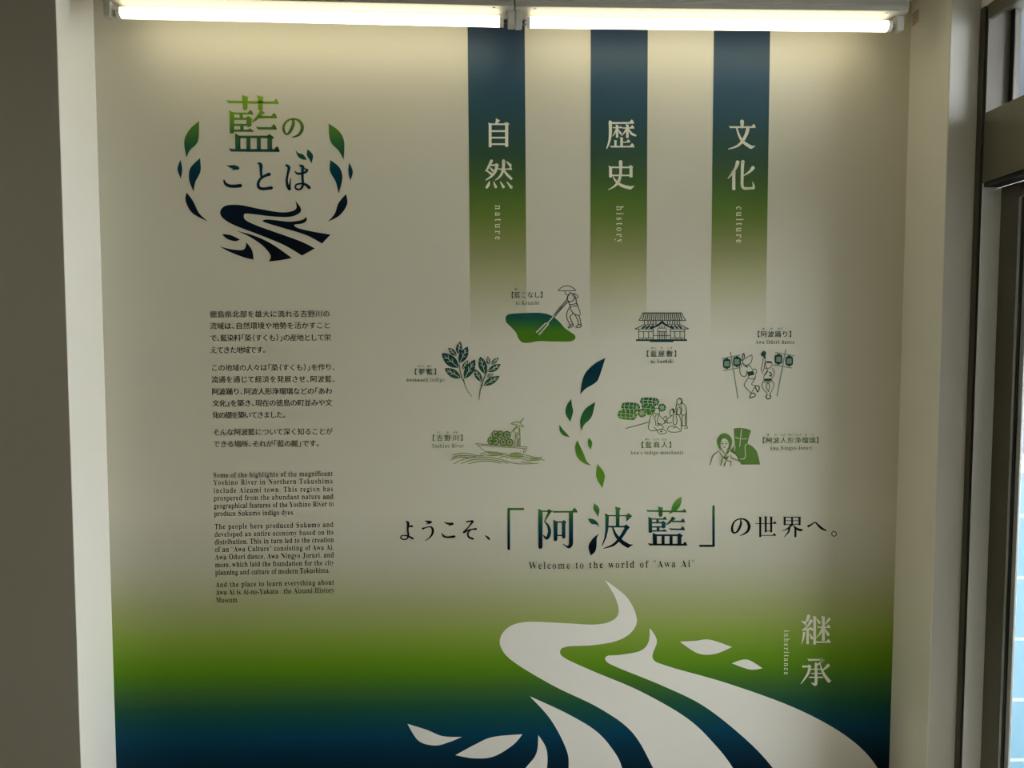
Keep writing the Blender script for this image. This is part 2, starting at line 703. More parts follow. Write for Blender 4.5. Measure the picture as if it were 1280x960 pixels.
_nt.links.new(_tc.outputs['Object'], _mp.inputs['Vector'])
_nt.links.new(_mp.outputs['Vector'], _br.inputs['Vector'])
_nt.links.new(_br.outputs['Color'], _b.inputs['Base Color'])
concrete = material('outside_concrete', (0.42, 0.42, 0.40), 0.85, mottle=.15, bump_scale=5)
o = box('wall_outside', blue_tile, XR + .5, XR + 6, YO, YO + .15, -.7, _t0)
structure(o)
structure(box('trim_1', concrete, XR + .5, XR + 6, YO - .02, YO + .17, _t0, _t0 + .06))
structure(box('ground', concrete, XR + .16, XR + 9, -9, 4, -.8, -.7))
wall_blocker_mat = material('dark_blocker', (0.16, 0.15, 0.14), .85, mottle=.1, bump_scale=4)
structure(box('wall_daylight_blocker', wall_blocker_mat, XR + .16, XR + 1.5, -1.85, -1.7, -.7, 4.2))  # added wall, blocks daylight slanting through the door onto the mural
roof_blocker_mat = material('roof_blocker', (0.045, 0.052, 0.06), .8, mottle=.05, bump_scale=4)
structure(box('ceiling_daylight_blocker', roof_blocker_mat, XR + .16, XR + 2.2, -1.85, 2.6, 2.95, 3.1))  # added roof slab, cuts the high sky light from tiles and doorway
facade = material('grey_facade', (0.13, 0.145, 0.155), .8, mottle=.08, bump_scale=3)
structure(box('wall_neighbour', facade, XR + .6, XR + 9, 2.6, 2.8, -.7, 4.5))

# ------------------------------------------------------------------ fluorescent fittings over the mural
lamp_white = material('lamp_enamel', (0.78, 0.77, 0.73), 0.35)
lamp_case = material('lamp_case_enamel', (0.40, 0.39, 0.35), 0.45)
lamp_grey = material('lamp_holder', (0.55, 0.55, 0.52), 0.4)
metal_pin = material('pin_metal', (0.25, 0.25, 0.24), 0.3, 1.0)
tube_mat = bpy.data.materials.new('lit_fluorescent_tube')
tube_mat.use_nodes = True
_p = tube_mat.node_tree.nodes['Principled BSDF']
_p.inputs['Base Color'].default_value = (.9, .9, .85, 1)
_p.inputs['Emission Color'].default_value = (1.0, 0.90, 0.62, 1)
_p.inputs['Emission Strength'].default_value = TUBE_STRENGTH
Y_TUBE = -0.14
R_TUBE = 0.016


def bm_tube(bm, a, b, r, n=20, cap=True):
    a, b = Vector(a), Vector(b)
    d = (b - a).normalized()
    rot = d.to_track_quat('Z', 'Y').to_matrix().to_4x4()
    res = bmesh.ops.create_cone(bm, cap_ends=cap, segments=n, radius1=r, radius2=r, depth=(b - a).length,
                                matrix=Matrix.Translation((a + b) / 2) @ rot)
    return res


def fitting(p0, p1, h0, h1, label):
    """p0, p1: tube ends; h0, h1: ends of the housing along x"""
    mid = (p0 + p1) / 2
    root = empty('fluorescent_light', (mid.x, Y_TUBE, CEIL))
    tag(root, label, 'ceiling light', 'fluorescent tube fittings above the mural')
    dz = (p1.z - p0.z) / (p1.x - p0.x)
    zt = mid.z + R_TUBE + .010

    def sheared(name, mat, boxes, bevel=.002):
        bm = bmesh.new()
        for bx in boxes:
            bm_box(bm, *bx, bevel)
        for v in bm.verts:
            if v.co.z < CEIL - .001:
                v.co.z += (v.co.x - mid.x) * dz
        return from_bm(name, bm, mat, root)
    hz = zt
    hs = sheared('housing', lamp_case, [(h0, h1, Y_TUBE - .045, Y_TUBE + .045, hz, CEIL), (h0, h1, Y_TUBE - .050, Y_TUBE - .040, hz + .014, hz + .020)], .0015)
    for xs in (h0 + .06, h1 - .06):
        bm = bmesh.new()
        bm_tube(bm, (xs, Y_TUBE - .030, hz - .002 + (xs - mid.x) * dz), (xs, Y_TUBE - .030, hz + .003 + (xs - mid.x) * dz), .004, 10)
        from_bm('screw', bm, metal_pin, hs)
    d = (p1 - p0).normalized()
    bm = bmesh.new()
    bm_tube(bm, p0 + d * .012, p1 - d * .012, R_TUBE, 24)
    tb = from_bm('tube', bm, tube_mat, root, smooth=True)
    for q, s in ((p0, 1), (p1, -1)):
        bm = bmesh.new()
        bm_tube(bm, q, q + d * s * .012, R_TUBE + .0004, 20)
        from_bm('tube_cap', bm, lamp_white, tb)
        bm = bmesh.new()
        for k in (-1, 1):
            c = q + Vector((0, 0, .006 * k))
            bm_tube(bm, c - d * s * .014, c, .0022, 8)
        from_bm('contact_pin', bm, metal_pin, tb)
        c = q - d * s * .012
        bm = bmesh.new()
        x0, x1 = sorted((c.x, c.x - s * .022))
        bm_box(bm, x0, x1, Y_TUBE - .017, Y_TUBE + .017, c.z - .017, zt + .002 + (c.x - mid.x) * dz, .004)
        from_bm('lamp_holder', bm, lamp_grey, root)
    return root


def tube_end(px, py):
    return on_y(px, py, Y_TUBE)


fitting(tube_end(147, 16), tube_end(629.5, 27), on_y(131, 10, Y_TUBE).x, on_y(643, 10, Y_TUBE - .03).x - .0015,
        'lit fluorescent tube on a white batten above the round leaf emblem')
fitting(tube_end(657.5, 28), tube_end(1113, 33), on_y(643, 10, Y_TUBE - .03).x + .0015, on_y(1126, 10, Y_TUBE).x,
        'lit fluorescent tube on a white batten above the three dark blue stripes')

# red note high on the right-hand return
note_white = material('note_paper', (0.66, 0.62, 0.50), 0.7, mottle=.03, bump_scale=60)
note_red = material('note_red_print', (0.42, 0.08, 0.05), 0.7, mottle=.03, bump_scale=60)
ra, rb = Vector((xr_back, 0, 0)), Vector((xr_front, Y_FRONT, 0))
rdir = (rb - ra).normalized()
rnorm = Vector((rdir.y, -rdir.x, 0))
if rnorm.x > 0:
    rnorm = -rnorm


def on_return(s, z, off):
    p = ra + rdir * s + rnorm * off
    return (p.x, p.y, z)


def return_quad(bm, pts, off):
    bm.faces.new([bm.verts.new(on_return(s, z, off)) for s, z in pts])


zc = on_y(1140, 23, -.02).z
bm = bmesh.new()
return_quad(bm, [(.006, zc - .024), (.046, zc - .020), (.046, zc + .022), (.006, zc + .020)], .0006)
note = from_bm('warning_sticker', bm, note_white)
tag(note, 'small sticker with slanted red print high on the wall beside the right tube', 'sticker')
bm = bmesh.new()
for k in range(4):
    z = zc - .016 + k * .010
    return_quad(bm, [(.010, z - .002), (.040, z + .001), (.040, z + .004), (.010, z + .001)], .0010)
from_bm('red_print', bm, note_red, note)

# ================================================================== THE MURAL
MURAL_Z = 0.0
mural = empty('wall_mural', ((xl_back + xr_back) / 2, 0, 0))
tag(mural, 'cream wall mural with green and indigo stripes, river and lettering filling the recess', 'mural')
MURAL_EMPTY = mural
R850 = (186, 183, 166)
bm = bmesh.new()
NX, NZ = 4, 12
grid = [[bm.verts.new((xl_back + (xr_back - xl_back) * i / NX, -.0004, .03 + (CEIL - .03) * j / NZ)) for i in range(NX + 1)] for j in range(NZ + 1)]
for j in range(NZ):
    for i in range(NX):
        bm.faces.new((grid[j][i], grid[j][i + 1], grid[j + 1][i + 1], grid[j + 1][i]))


def low(rgb):
    return ink(rgb, R850, PRINT_BASE)


sheet_mat = ramp_material('mural_print', [
    (640, PAPER), (700, low((160, 157, 132))), (735, low((146, 146, 108))), (765, low((132, 138, 82))),
    (795, low((110, 130, 46))), (825, low((82, 117, 18))), (842, low((66, 104, 16))), (858, low((50, 86, 30))),
    (880, low((26, 68, 44))), (900, low((8, 56, 56))), (918, low((0, 48, 64))), (935, low((0, 38, 52))),
    (965, low((0, 22, 32))), (1000, low((0, 18, 28)))], 640)
from_bm('background_sheet', bm, sheet_mat, mural)['label'] = 'cream background print fading to green and indigo at the foot'

white_ink = material('white_print', WHITE, .6, bump=.08, bump_scale=260)
white_soft = material('white_stripe_print', (0.84, 0.84, 0.70), .6, bump=.08, bump_scale=260)
black_ink = material('black_print', (0.004, 0.005, 0.006), .55, spec=.1, bump=.05, bump_scale=260)
text_ink = material('dark_text_print', (0.016, 0.017, 0.016), .6, spec=.1, bump=.05, bump_scale=260)
paper_ink = material('paper_coloured_print', (0.58, 0.60, 0.47), .6, bump=.08, bump_scale=260)

# ------------------------------------------------------------------ all the small lettering asked for once
JP_PARAS = [
    [('徳島県北部を雄大に流れる吉野川の', 60, 822, 90, 86), ('流域は、自然環境や地勢を活かすこと', 60, 825, 164, 159),
     ('で、藍染料「蒅（すくも）」の産地として栄', 62, 827, 240, 236), ('えてきた地域です。', 65, 420, 316, 314)],
    [('この地域の人々は「蒅（すくも）」を作り、', 70, 858, 428, 424), ('流通を通じて経済を発展させ、阿波藍、', 70, 858, 502, 498),
     ('阿波踊り、阿波人形浄瑠璃などの「あわ', 74, 835, 578, 574), ('文化」を築き、現在の徳島の町並みや文', 78, 835, 652, 647),
     ('化の礎を築いてきました。', 80, 545, 727, 724)],
    [('そんな阿波藍について深く知ることが', 80, 838, 834, 829), ('できる場所、それが「藍の館」です。', 82, 758, 909, 904)],
]
EN_PARAS = [
    [('Some of the highlights of the magnificent', 60, 860, 91, 79), ('Yoshino River in Northern Tokushima', 63, 860, 140, 129),
     ('include Aizumi town. This region has', 63, 862, 193, 181), ('prospered from the abundant nature and', 63, 863, 244, 231),
     ('geographical features of the Yoshino River to', 65, 866, 296, 281), ('produce Sukumo indigo dyes.', 66, 604, 347, 338)],
    [('The people here produced Sukumo and', 70, 864, 434, 419), ('developed an entire economy based on its', 70, 865, 485, 470),
     ('distribution. This in turn led to the creation', 70, 866, 536, 520), ('of an "Awa Culture" consisting of Awa Ai,', 71, 866, 586, 571),
     ('Awa Odori dance, Awa Ningyo Joruri, and', 73, 867, 637, 621), ('more, which laid the foundation for the city', 73, 868, 688, 673),
     ('planning and culture of modern Tokushima.', 74, 840, 740, 724)],
    [('And the place to learn everything about', 77, 868, 821, 804), ('Awa Ai is Ai-no-Yakata : the Aizumi History', 78, 870, 872, 856),
     ('Museum.', 79, 230, 924, 920)],
]
# view corner, japanese (x0, x1, middle y), ruby [(text, x)], english (text, x0, x1, baseline)
CAPTIONS = {
    'kneading': ((628, 350), ('【藍こなし】', 62, 555, 187, 184), [('あ', 165), ('い', 187)], 113, ('Ai Konashi', 158, 463, 309, 307)),
    'plant': ((505, 415), ('【蓼藍】', 75, 465, 496, 495), [('た', 192), ('で', 230), ('あ', 305), ('い', 335)], 427, ('knotweed indigo', 30, 510, 621, 617)),
    'mansion': ((770, 380), ('【藍屋敷】', 325, 815, 621, 619), [('あ', 450), ('い', 485), ('や', 570), ('し', 655), ('き', 690)], 550, ('Ai Yashiki', 428, 722, 740, 738)),
    'dance': ((885, 405), ('【阿波踊り】', 565, 1098, 127, 125), [('あ', 692), ('わ', 795), ('お', 885), ('ど', 920)], 58, ('Awa Odori dance', 592, 1080, 248, 246)),
    'boat': ((530, 515), ('【吉野川】', 45, 548, 324, 321), [('よ', 172), ('し', 204), ('の', 295), ('が', 380), ('わ', 412)], 255, ('Yoshino River', 98, 496, 446, 443)),
    'trader': ((760, 485), ('【藍商人】', 360, 853, 711, 708), [('あ', 478), ('い', 512), ('し', 570), ('ょ', 600), ('う', 630), ('に', 690), ('ん', 720)], 641, ('Awa\'s indigo merchants', 275, 945, 831, 827)),
    'puppet': ((930, 520), ('【阿波人形浄瑠璃】', 178, 990, 303, 301), [('あ', 303), ('わ', 400), ('に', 475), ('ん', 506), ('ぎ', 562), ('ょ', 590), ('う', 615), ('じ', 650), ('ょ', 678), ('う', 706), ('る', 770), ('り', 860)], 233, ('Awa Ningyo Joruri', 320, 852, 424, 420)),
}
for para in JP_PARAS:
    for t in para:
        G.need(t[0], False)
for para in EN_PARAS:
    for t in para:
        G.need(t[0], True)
for cpt in CAPTIONS.values():
    G.need(cpt[1][0], False)
    for t in cpt[2]:
        G.need(t[0], False)
    G.need(cpt[4][0], True)
for t in ('nature', 'history', 'culture', 'inheritance', 'Welcome to the world of "Awa Ai"'):
    G.need(t, True)
G.make()

# ------------------------------------------------------------------ three stripes from the ceiling
LB = (166, 158, 134)


def st(rgb, local=LB):
    return ink(rgb, local, PAPER)


TOPL = (226, 214, 176)
stripe_mat = ramp_material('stripe_print', [
    (20, st((36, 48, 60), (215, 203, 165))), (60, st((20, 54, 68), (205, 195, 160))), (95, st((4, 54, 68), (190, 182, 150))), (130, st((2, 54, 62), (182, 174, 143))),
    (165, st((10, 52, 48), (175, 167, 138))), (195, st((22, 54, 32))), (225, st((42, 68, 18))), (248, st((56, 82, 14))),
    (270, st((74, 92, 24))), (292, st((94, 102, 44))), (315, st((112, 112, 66))), (345, st((130, 126, 88), (160, 153, 131))),
    (385, st((146, 141, 114), (157, 151, 130))), (430, PAPER)], 770, rough=.52, spec=.55)


def stripe(x_top, x_bot, w_top, w_bot, y_bot, title, eng, label):
    pr = Print(lift=.0010)
    n = 10
    pts = []
    for j in range(n + 1):
        y = -15 + (y_bot + 15) * j / n
        a = x_top + (x_bot - x_top) * j / n
        b = x_top + w_top + (x_bot + w_bot - x_top - w_top) * j / n
        pts.append((a, y))
        pts.append((b, y))
    pr._add(pts, [(2 * j, 2 * j + 1, 2 * j + 3, 2 * j + 2) for j in range(n)])
    o = pr.build('stripe', stripe_mat, mural, label)
    title.lift = .0017
    title.build_characters('stripe_character', white_soft, o)
    pe = Print(lift=.0017)
    set_latin(pe, *eng)
    pe.build('stripe_subtitle_lettering', white_soft, o)
    return o


t1 = Print(560, 145, 10)     # nature
t1.poly([(598, 28), (650, 55), (612, 102), (588, 98), (598, 60)])
t1.vert(527, 84, 390, 36).vert(733, 80, 385, 40).bar(540, 93, 720, 113).bar(540, 178, 718, 200).bar(540, 260, 718, 281).bar(540, 342, 718, 362)
t1.poly([(710, 95), (738, 76), (768, 100), (752, 120)])
t1.mark().s((543, 562, 38), (515, 620, 32), (490, 665, 26), (472, 688, 14)).s((540, 616, 20), (590, 612, 20)).poly([(580, 604), (608, 590), (636, 612), (612, 640)])
t1.s((612, 615, 40), (592, 690, 34), (545, 750, 28), (474, 800, 12)).s((528, 648, 14), (560, 682, 30)).s((492, 690, 18), (540, 722, 30))
t1.h(620, 664, 803, 664, 16, 24).s((695, 562, 40), (692, 650, 36), (672, 720, 30), (640, 765, 22), (592, 802, 10))
t1.s((698, 672, 16), (730, 722, 30), (790, 782, 32)).s((735, 572, 14), (780, 618, 36))
t1.s((518, 822, 15), (505, 860, 34), (484, 893, 30)).s((570, 822, 12), (597, 885, 36)).s((655, 822, 12), (692, 885, 38)).s((738, 825, 12), (790, 890, 38))
stripe(584, 588.5, 71.5, 70, 430, t1, ('nature', 619, 619, 256, 300, 12.5), 'printed stripe reading nature, farthest left of three')

t2 = Print(712, 145, 10)     # history
t2.h(490, 88, 808, 86, 22, 32).s((508, 75, 40), (510, 200, 38), (498, 310, 28), (465, 406, 12))
t2.h(535, 146, 652, 146, 14, 16).vert(594, 105, 272, 30).s((588, 160, 22), (565, 210, 18), (538, 252, 8)).s((610, 175, 12), (640, 218, 28))
t2.h(650, 150, 812, 150, 15, 30).vert(722, 100, 275, 32).s((710, 160, 24), (685, 205, 18), (648, 248, 8)).s((738, 165, 14), (772, 218, 30), (822, 243, 26))
t2.vert(650, 262, 388, 32).h(660, 328, 760, 324, 14, 26).vert(573, 298, 388, 28).h(503, 383, 815, 383, 20, 34)
t2.mark().s((638, 575, 46), (638, 650, 36), (635, 740, 34), (610, 820, 36), (560, 878, 24), (484, 922, 8))
t2.vert(512, 622, 768, 38).bar(505, 632, 770, 652).vert(768, 618, 768, 38).poly([(745, 632), (768, 612), (794, 640), (780, 655)]).bar(520, 733, 765, 752)
t2.s((543, 758, 10), (580, 815, 26), (650, 868, 38), (755, 898, 42)).poly([(740, 880), (815, 872), (768, 918)])
stripe(738.5, 738, 71.5, 70, 430, t2, ('history', 770.8, 770.8, 257, 303.5, 12.5), 'printed stripe reading history, middle of three')

t3 = Print(864, 145, 10)     # culture
t3.s((635, 70, 50), (637, 100, 42), (635, 138, 34)).h(470, 140, 808, 138, 22, 28)
t3.s((708, 158, 44), (690, 225, 40), (640, 315, 36), (570, 378, 26), (465, 413, 10)).s((568, 148, 18), (600, 245, 28), (655, 328, 36), (745, 388, 44)).poly([(728, 372), (808, 372), (755, 412)])
t3.mark().s((580, 578, 48), (560, 640, 36), (510, 720, 26), (460, 780, 10)).vert(532, 685, 925, 40)
t3.s((645, 572, 46), (640, 640, 38), (637, 780, 36), (638, 870, 36), (662, 902, 34), (720, 905, 30), (775, 900, 30)).s((774, 902, 36), (782, 880, 28), (768, 825, 8))
t3.s((772, 648, 46), (735, 692, 30), (655, 748, 10))
stripe(893, 888, 70.5, 69, 430, t3, ('culture', 920.5, 920.5, 257.5, 304, 12.5), 'printed stripe reading culture, farthest right of three')

# ------------------------------------------------------------------ round emblem, upper left
em_local = (160, 152, 126)
emblem_ink = ramp_material('emblem_print', [
    (115, ink((98, 128, 22), em_local)), (140, ink((86, 116, 22), em_local)), (155, ink((66, 98, 28), em_local)), (170, ink((44, 76, 36), em_local)),
    (188, ink((26, 58, 44), em_local)), (204, ink((4, 44, 46), em_local)), (222, ink((0, 34, 42), em_local)), (240, ink((0, 24, 32), em_local)),
    (262, ink((0, 14, 22), em_local)), (300, ink((0, 8, 16), em_local)), (335, ink((4, 8, 12), em_local))], 320)
leaf_ink = ramp_material('wreath_leaf_print', [
    (150, ink((70, 102, 24), em_local)), (175, ink((38, 78, 34), em_local)), (195, ink((6, 54, 46), em_local)), (212, ink((0, 42, 48), em_local)),
    (235, ink((0, 30, 38), em_local)), (255, ink((0, 16, 24), em_local)), (280, ink((2, 8, 14), em_local))], 320)


def ai_kanji(pr, leafy):
    """the character for indigo, in the first view's coordinates"""
    pr.h(148, 122, 806, 135, 30, 36)
    pr.poly([(345, 38), (380, 50), (425, 62), (415, 95), (416, 195), (402, 222), (380, 230), (362, 222), (356, 195)])
    if not leafy:
        pr.poly([(530, 40), (570, 52), (614, 60), (602, 95), (602, 225), (545, 225), (545, 90)])
    # left block
    pr.poly([(182, 230), (215, 243), (248, 258), (248, 495), (240, 515), (210, 520), (192, 510), (190, 280)])
    pr.h(235, 268, 488, 270, 24, 38)
    pr.bar(314, 278, 356, 335).bar(245, 322, 412, 348).bar(245, 398, 418, 424).bar(322, 415, 366, 480)
    pr.poly([(402, 330), (402, 310), (425, 300), (474, 335), (465, 360), (463, 425), (425, 440), (400, 418)])
    pr.bar(240, 470, 450, 496).poly([(420, 472), (440, 452), (492, 485), (485, 496), (420, 496)])
    # right block
    if leafy:
        pr.poly([(572, 220), (630, 255), (600, 285), (540, 290)])
    pr.poly([(575, 222), (632, 258), (590, 295), (540, 345), (472, 384), (470, 372), (510, 322), (548, 270)])
    pr.h(550, 312, 785, 314, 28, 40).h(518, 452, 782, 456, 30, 40)
    # dish below
    pr.poly([(258, 512), (300, 540), (325, 560), (325, 735), (262, 735)])
    pr.bar(300, 545, 720, 578).poly([(660, 545), (688, 524), (748, 568), (722, 595), (722, 735), (665, 735)])
    pr.bar(400, 570, 450, 735).bar(530, 570, 580, 735)
    pr.h(178, 728, 818, 732, 34, 38)


em = Print(268, 115, 10)
ai_kanji(em, False)
em.mark().s((982, 338, 26), (985, 400, 40), (962, 465, 40), (925, 518, 28), (895, 525, 22), (872, 490, 32), (866, 435, 30), (890, 378, 24), (940, 345, 20), (1000, 337, 22), (1060, 360, 32), (1095, 415, 42), (1092, 480, 42), (1050, 538, 32), (975, 566, 12))
em.view(268, 180, 10)
em.mark().shape([C(138, 260), (180, 268), (245, 264), (292, 278), (314, 305), (290, 320), (245, 322), C(212, 342), (232, 312), (190, 292)])
em.s((120, 455, 20), (138, 495, 36), (180, 522, 40), (250, 528, 42), (325, 520, 46))
em.mark().s((548, 240, 22), (580, 260, 42), (582, 330, 34), (588, 405, 28)).s((685, 378, 44), (625, 402, 34), (572, 440, 32), (548, 490, 36), (555, 540, 38), (600, 560, 38), (660, 556, 38), (712, 548, 42))
em.mark().s((900, 265, 28), (932, 295, 38), (918, 370, 30), (905, 450, 30), (915, 520, 36), (938, 558, 44)).s((940, 555, 30), (945, 500, 22), (955, 430, 10))
em.s((1008, 345, 15), (1040, 370, 30), (1090, 368, 28), (1140, 350, 32), (1162, 325, 26), (1125, 308, 14))
em.s((1072, 268, 24), (1104, 288, 42), (1100, 350, 32), (1104, 450, 30), (1108, 510, 30), (1080, 560, 26), (1040, 568, 24), (1012, 545, 24), (1025, 508, 22), (1080, 495, 22), (1130, 502, 30), (1165, 525, 36), (1185, 545, 40))
emblem = empty('emblem', on_y(332, 222), mural)
emblem['label'] = 'round leaf emblem with green to navy title lettering'
em.build_characters('emblem_character', emblem_ink, emblem)
pr = Print(268, 180, 10)
pr.shape([C(1012, 74), (1050, 112), (1110, 132), C(1155, 196), (1100, 192), (1045, 155)])
pr.build('sprout_leaf', leaf_ink, emblem)
pr = Print(268, 180, 10)
pr.shape([C(1162, 66), (1208, 102), (1234, 155), C(1213, 244), (1190, 195), (1156, 140)])
pr.build('sprout_leaf', leaf_ink, emblem)
for pts in ([C(195, 205), (150, 245), (122, 305), C(132, 388), (150, 350), (190, 305)],
            [C(103, 398), (87, 445), C(104, 494), (111, 448)],
            [C(200, 390), (152, 440), (146, 500), C(168, 558), (177, 510), (203, 455)],
            [C(133, 562), (128, 605), (162, 665), C(240, 708), (195, 665), (165, 605)],
            [C(843, 217), (895, 255), (921, 310), C(918, 398), (895, 355), (852, 305)],
            [C(946, 412), (964, 458), C(952, 503), (942, 455)],
            [C(852, 400), (897, 437), (912, 490), C(893, 568), (879, 510), (850, 455)],
            [C(930, 570), (936, 620), (900, 675), C(838, 710), (874, 668), (893, 615)]):
    pr = Print(200, 100, 4)
    pr.shape(pts)
    pr.build('wreath_leaf', leaf_ink, emblem)
pr = Print(200, 100, 4)
pr.shape([C(677, 604), (703, 640), (697, 665), (650, 684), (560, 682), (440, 668), (420, 676), (428, 700), (480, 726), (560, 755), (700, 805), C(775, 842), C(710, 878), (620, 825), (500, 775), (370, 725), (312, 688), (302, 655), (330, 628), (400, 625), (500, 645), (600, 661), (655, 657), (682, 640)])
pr.shape([C(730, 684), (733, 703), (710, 718), (672, 724), (690, 740), (760, 757), C(853, 773), C(810, 818), (730, 775), (610, 738), (520, 710), (525, 698), (570, 700), (640, 708), (690, 704), (718, 696)])
pr.shape([C(383, 754), (470, 778), (560, 820), C(660, 890), (610, 900), C(545, 908), (552, 875), (510, 825), (445, 782)])
pr.shape([C(310, 770), (355, 776), C(400, 798), (375, 806), (335, 794)])
pr.shape([C(430, 810), (460, 850), C(468, 898), (420, 887), (350, 860), C(297, 832), (355, 846), (410, 850), (428, 835)])
pr.build('river_mark', emblem_ink, emblem)

# ------------------------------------------------------------------ paragraphs on the left
for para, lab in zip(JP_PARAS, ('first Japanese paragraph, four lines', 'second Japanese paragraph, five lines', 'third Japanese paragraph, two lines')):
    pr = Print(lift=.0010)
    k = 909 / 180
    for text, x0, x1, y0, y1 in para:
        set_japanese(pr, text, 250 + x0 / k, 250 + x1 / k, 375 + y0 / k, 375 + y1 / k, 9.2)
    pr.build('paragraph', text_ink, mural, lab)
for para, lab in zip(EN_PARAS, ('English paragraph on the river, six lines', 'English paragraph on indigo culture, seven lines', 'English paragraph on the museum, three lines')):
    pr = Print(lift=.0010)
    k = 933 / 175
    for text, x0, x1, y0, y1 in para:
        set_latin(pr, text, 255 + x0 / k, 255 + x1 / k, 580 + y0 / k, 580 + y1 / k, 9.2, .86)
    pr.build('paragraph', text_ink, mural, lab)

# ------------------------------------------------------------------ headline
hl = (165, 162, 142)
head_ink = ramp_material('headline_print', [
    (618, ink((88, 128, 40), hl)), (634, ink((56, 100, 34), hl)), (645, ink((32, 76, 42), hl)), (655, ink((14, 56, 54), hl)), (665, ink((0, 40, 50), hl)),
    (674, ink((0, 22, 32), hl)), (684, ink((2, 10, 16), hl)), (700, ink((4, 6, 12), hl))], 760)
pr = Print(495, 625, 10)
pr.gain = 1.14
pr.s((130, 268, 12), (152, 290, 28), (148, 370, 18), (154, 440, 20), (138, 482, 16), (100, 494, 14), (62, 478, 14), (66, 450, 12), (110, 443, 12), (160, 455, 20), (210, 482, 22)).s((150, 330, 10), (200, 328, 24))
pr.mark().s((365, 262, 8), (400, 272, 26), (435, 276, 26)).s((430, 285, 18), (375, 302, 6)).s((335, 358, 22), (380, 343, 12), (430, 335, 16), (458, 365, 26), (455, 420, 24), (420, 470, 14), (365, 510, 5))
pr.mark().s((605, 278, 8), (650, 295, 22), (706, 298, 28)).s((700, 305, 16), (655, 322, 6)).s((575, 415, 8), (592, 448, 22), (640, 465, 20), (728, 457, 28))
pr.mark().s((882, 272, 16), (920, 265, 16), (956, 266, 24)).s((960, 270, 22), (900, 345, 14), (845, 405, 20)).s((848, 403, 24), (920, 372, 14), (1000, 362, 22)).s((935, 375, 12), (900, 410, 18), (908, 460, 22), (962, 486, 22))
pr.mark().s((1115, 445, 8), (1150, 470, 24), (1165, 492, 18))
pr.view(870, 620, 10)
pr.mark().s((558, 298, 12), (563, 350, 22), (530, 425, 24), (490, 460, 16), (458, 445, 26), (453, 385, 24), (485, 315, 16), (560, 285, 14), (630, 307, 24), (664, 370, 32), (652, 430, 28), (610, 470, 18), (550, 496, 5))
pr.view(940, 620, 10)
pr.mark().h(40, 345, 308, 343, 9, 24).vert(103, 255, 515, 26).h(105, 493, 302, 493, 9, 24).vert(172, 250, 455, 26).vert(240, 252, 455, 26).bar(175, 432, 238, 441)
pr.mark().vert(409, 257, 366, 24).bar(400, 260, 600, 270).vert(595, 255, 366, 26).bar(490, 265, 512, 362).bar(410, 304, 595, 312).bar(410, 350, 595, 359)
pr.s((492, 362, 24), (450, 405, 16), (374, 440, 4)).s((510, 365, 8), (565, 412, 24), (612, 425, 26), (638, 419, 4)).s((466, 395, 24), (456, 450, 18), (400, 515, 4)).vert(543, 388, 515, 26)
pr.mark().s((705, 378, 26), (740, 358, 16), (788, 330, 14), (825, 362, 22), (872, 405, 26), (925, 430, 14))
pr.mark().ring(1026, 473, 30, 10)
headline = empty('headline', on_y(770, 660), mural)
headline['label'] = 'black welcome headline around large green to navy title'
pr.build_characters('headline_character', black_ink, headline)

pr = Print(625, 620, 10)
pr.stroke([(290, 163), (112, 163)], 28).stroke([(110, 165), (110, 660)], 32).disc(110, 163, 15)
pr.mark().poly([(480, 158), (515, 175), (532, 185), (531, 640), (520, 660), (490, 660), (480, 645)])
pr.bar(520, 182, 600, 198).poly([(585, 190), (608, 162), (655, 188), (640, 205), (605, 225)]).s((622, 195, 36), (595, 245, 28), (558, 316, 12))
pr.s((556, 318, 12), (600, 370, 30), (620, 440, 40), (604, 505, 42), (578, 528, 34), (540, 488, 10))
pr.h(648, 198, 972, 196, 22, 40).bar(863, 198, 914, 570).s((889, 560, 50), (885, 605, 50), (862, 636, 40), (830, 628, 20), (788, 600, 8))
pr.poly([(668, 296), (700, 312), (720, 322), (718, 540), (708, 562), (680, 562), (672, 545)])
pr.bar(700, 316, 790, 334).poly([(772, 325), (796, 297), (832, 325), (818, 345), (818, 515), (806, 532), (782, 530), (774, 515)]).bar(705, 484, 785, 501)
pr.view(735, 620, 10)
pr.mark().poly([(208, 216), (240, 228), (262, 242), (260, 300), (252, 430), (225, 530), (178, 628), (172, 622), (205, 520), (218, 420), (218, 260)])
pr.bar(240, 238, 500, 254).poly([(478, 240), (505, 216), (553, 250), (482, 320)])
pr.poly([(338, 132), (380, 142), (412, 150), (396, 185), (393, 385), (348, 385), (348, 180)])
pr.bar(250, 372, 475, 394).poly([(440, 380), (480, 354), (524, 392), (495, 425), (460, 412)]).s((488, 390, 46), (450, 455, 44), (392, 540, 38), (310, 615, 28), (192, 656, 6))
pr.s((308, 392, 18), (350, 490, 36), (420, 570, 48), (500, 622, 54)).poly([(490, 598), (570, 608), (495, 650)])
pr.mark()
pr.fx = lambda x, y: (735 + (725 + (x - 148) * .772) / 10, 620 + (130 + (y - 40) * .692) / 10)
ai_kanji(pr, True)
pr.view(870, 620, 10)
pr.mark().stroke([(220, 130), (220, 622)], 30).stroke([(52, 623), (220, 623)], 28)
pr.build_characters('title_character', head_ink, headline)
for pts in ([C(78, 90), (130, 135), (143, 190), C(122, 264), (105, 212), (70, 160)], [C(0, 283), (60, 288), (115, 325), C(142, 392), (105, 358), (40, 345)],
            [C(138, 470), (62, 530), (6, 630), C(35, 745), (92, 690), (108, 605), (110, 530)], [C(1168, 8), (1165, 80), (1130, 160), (1060, 205), C(1008, 228), (1040, 180), (1060, 110), (1105, 50)]):
    pr = Print(735, 620, 10, lift=.0013)
    pr.shape(pts)
    pr.build('title_leaf', head_ink, headline)
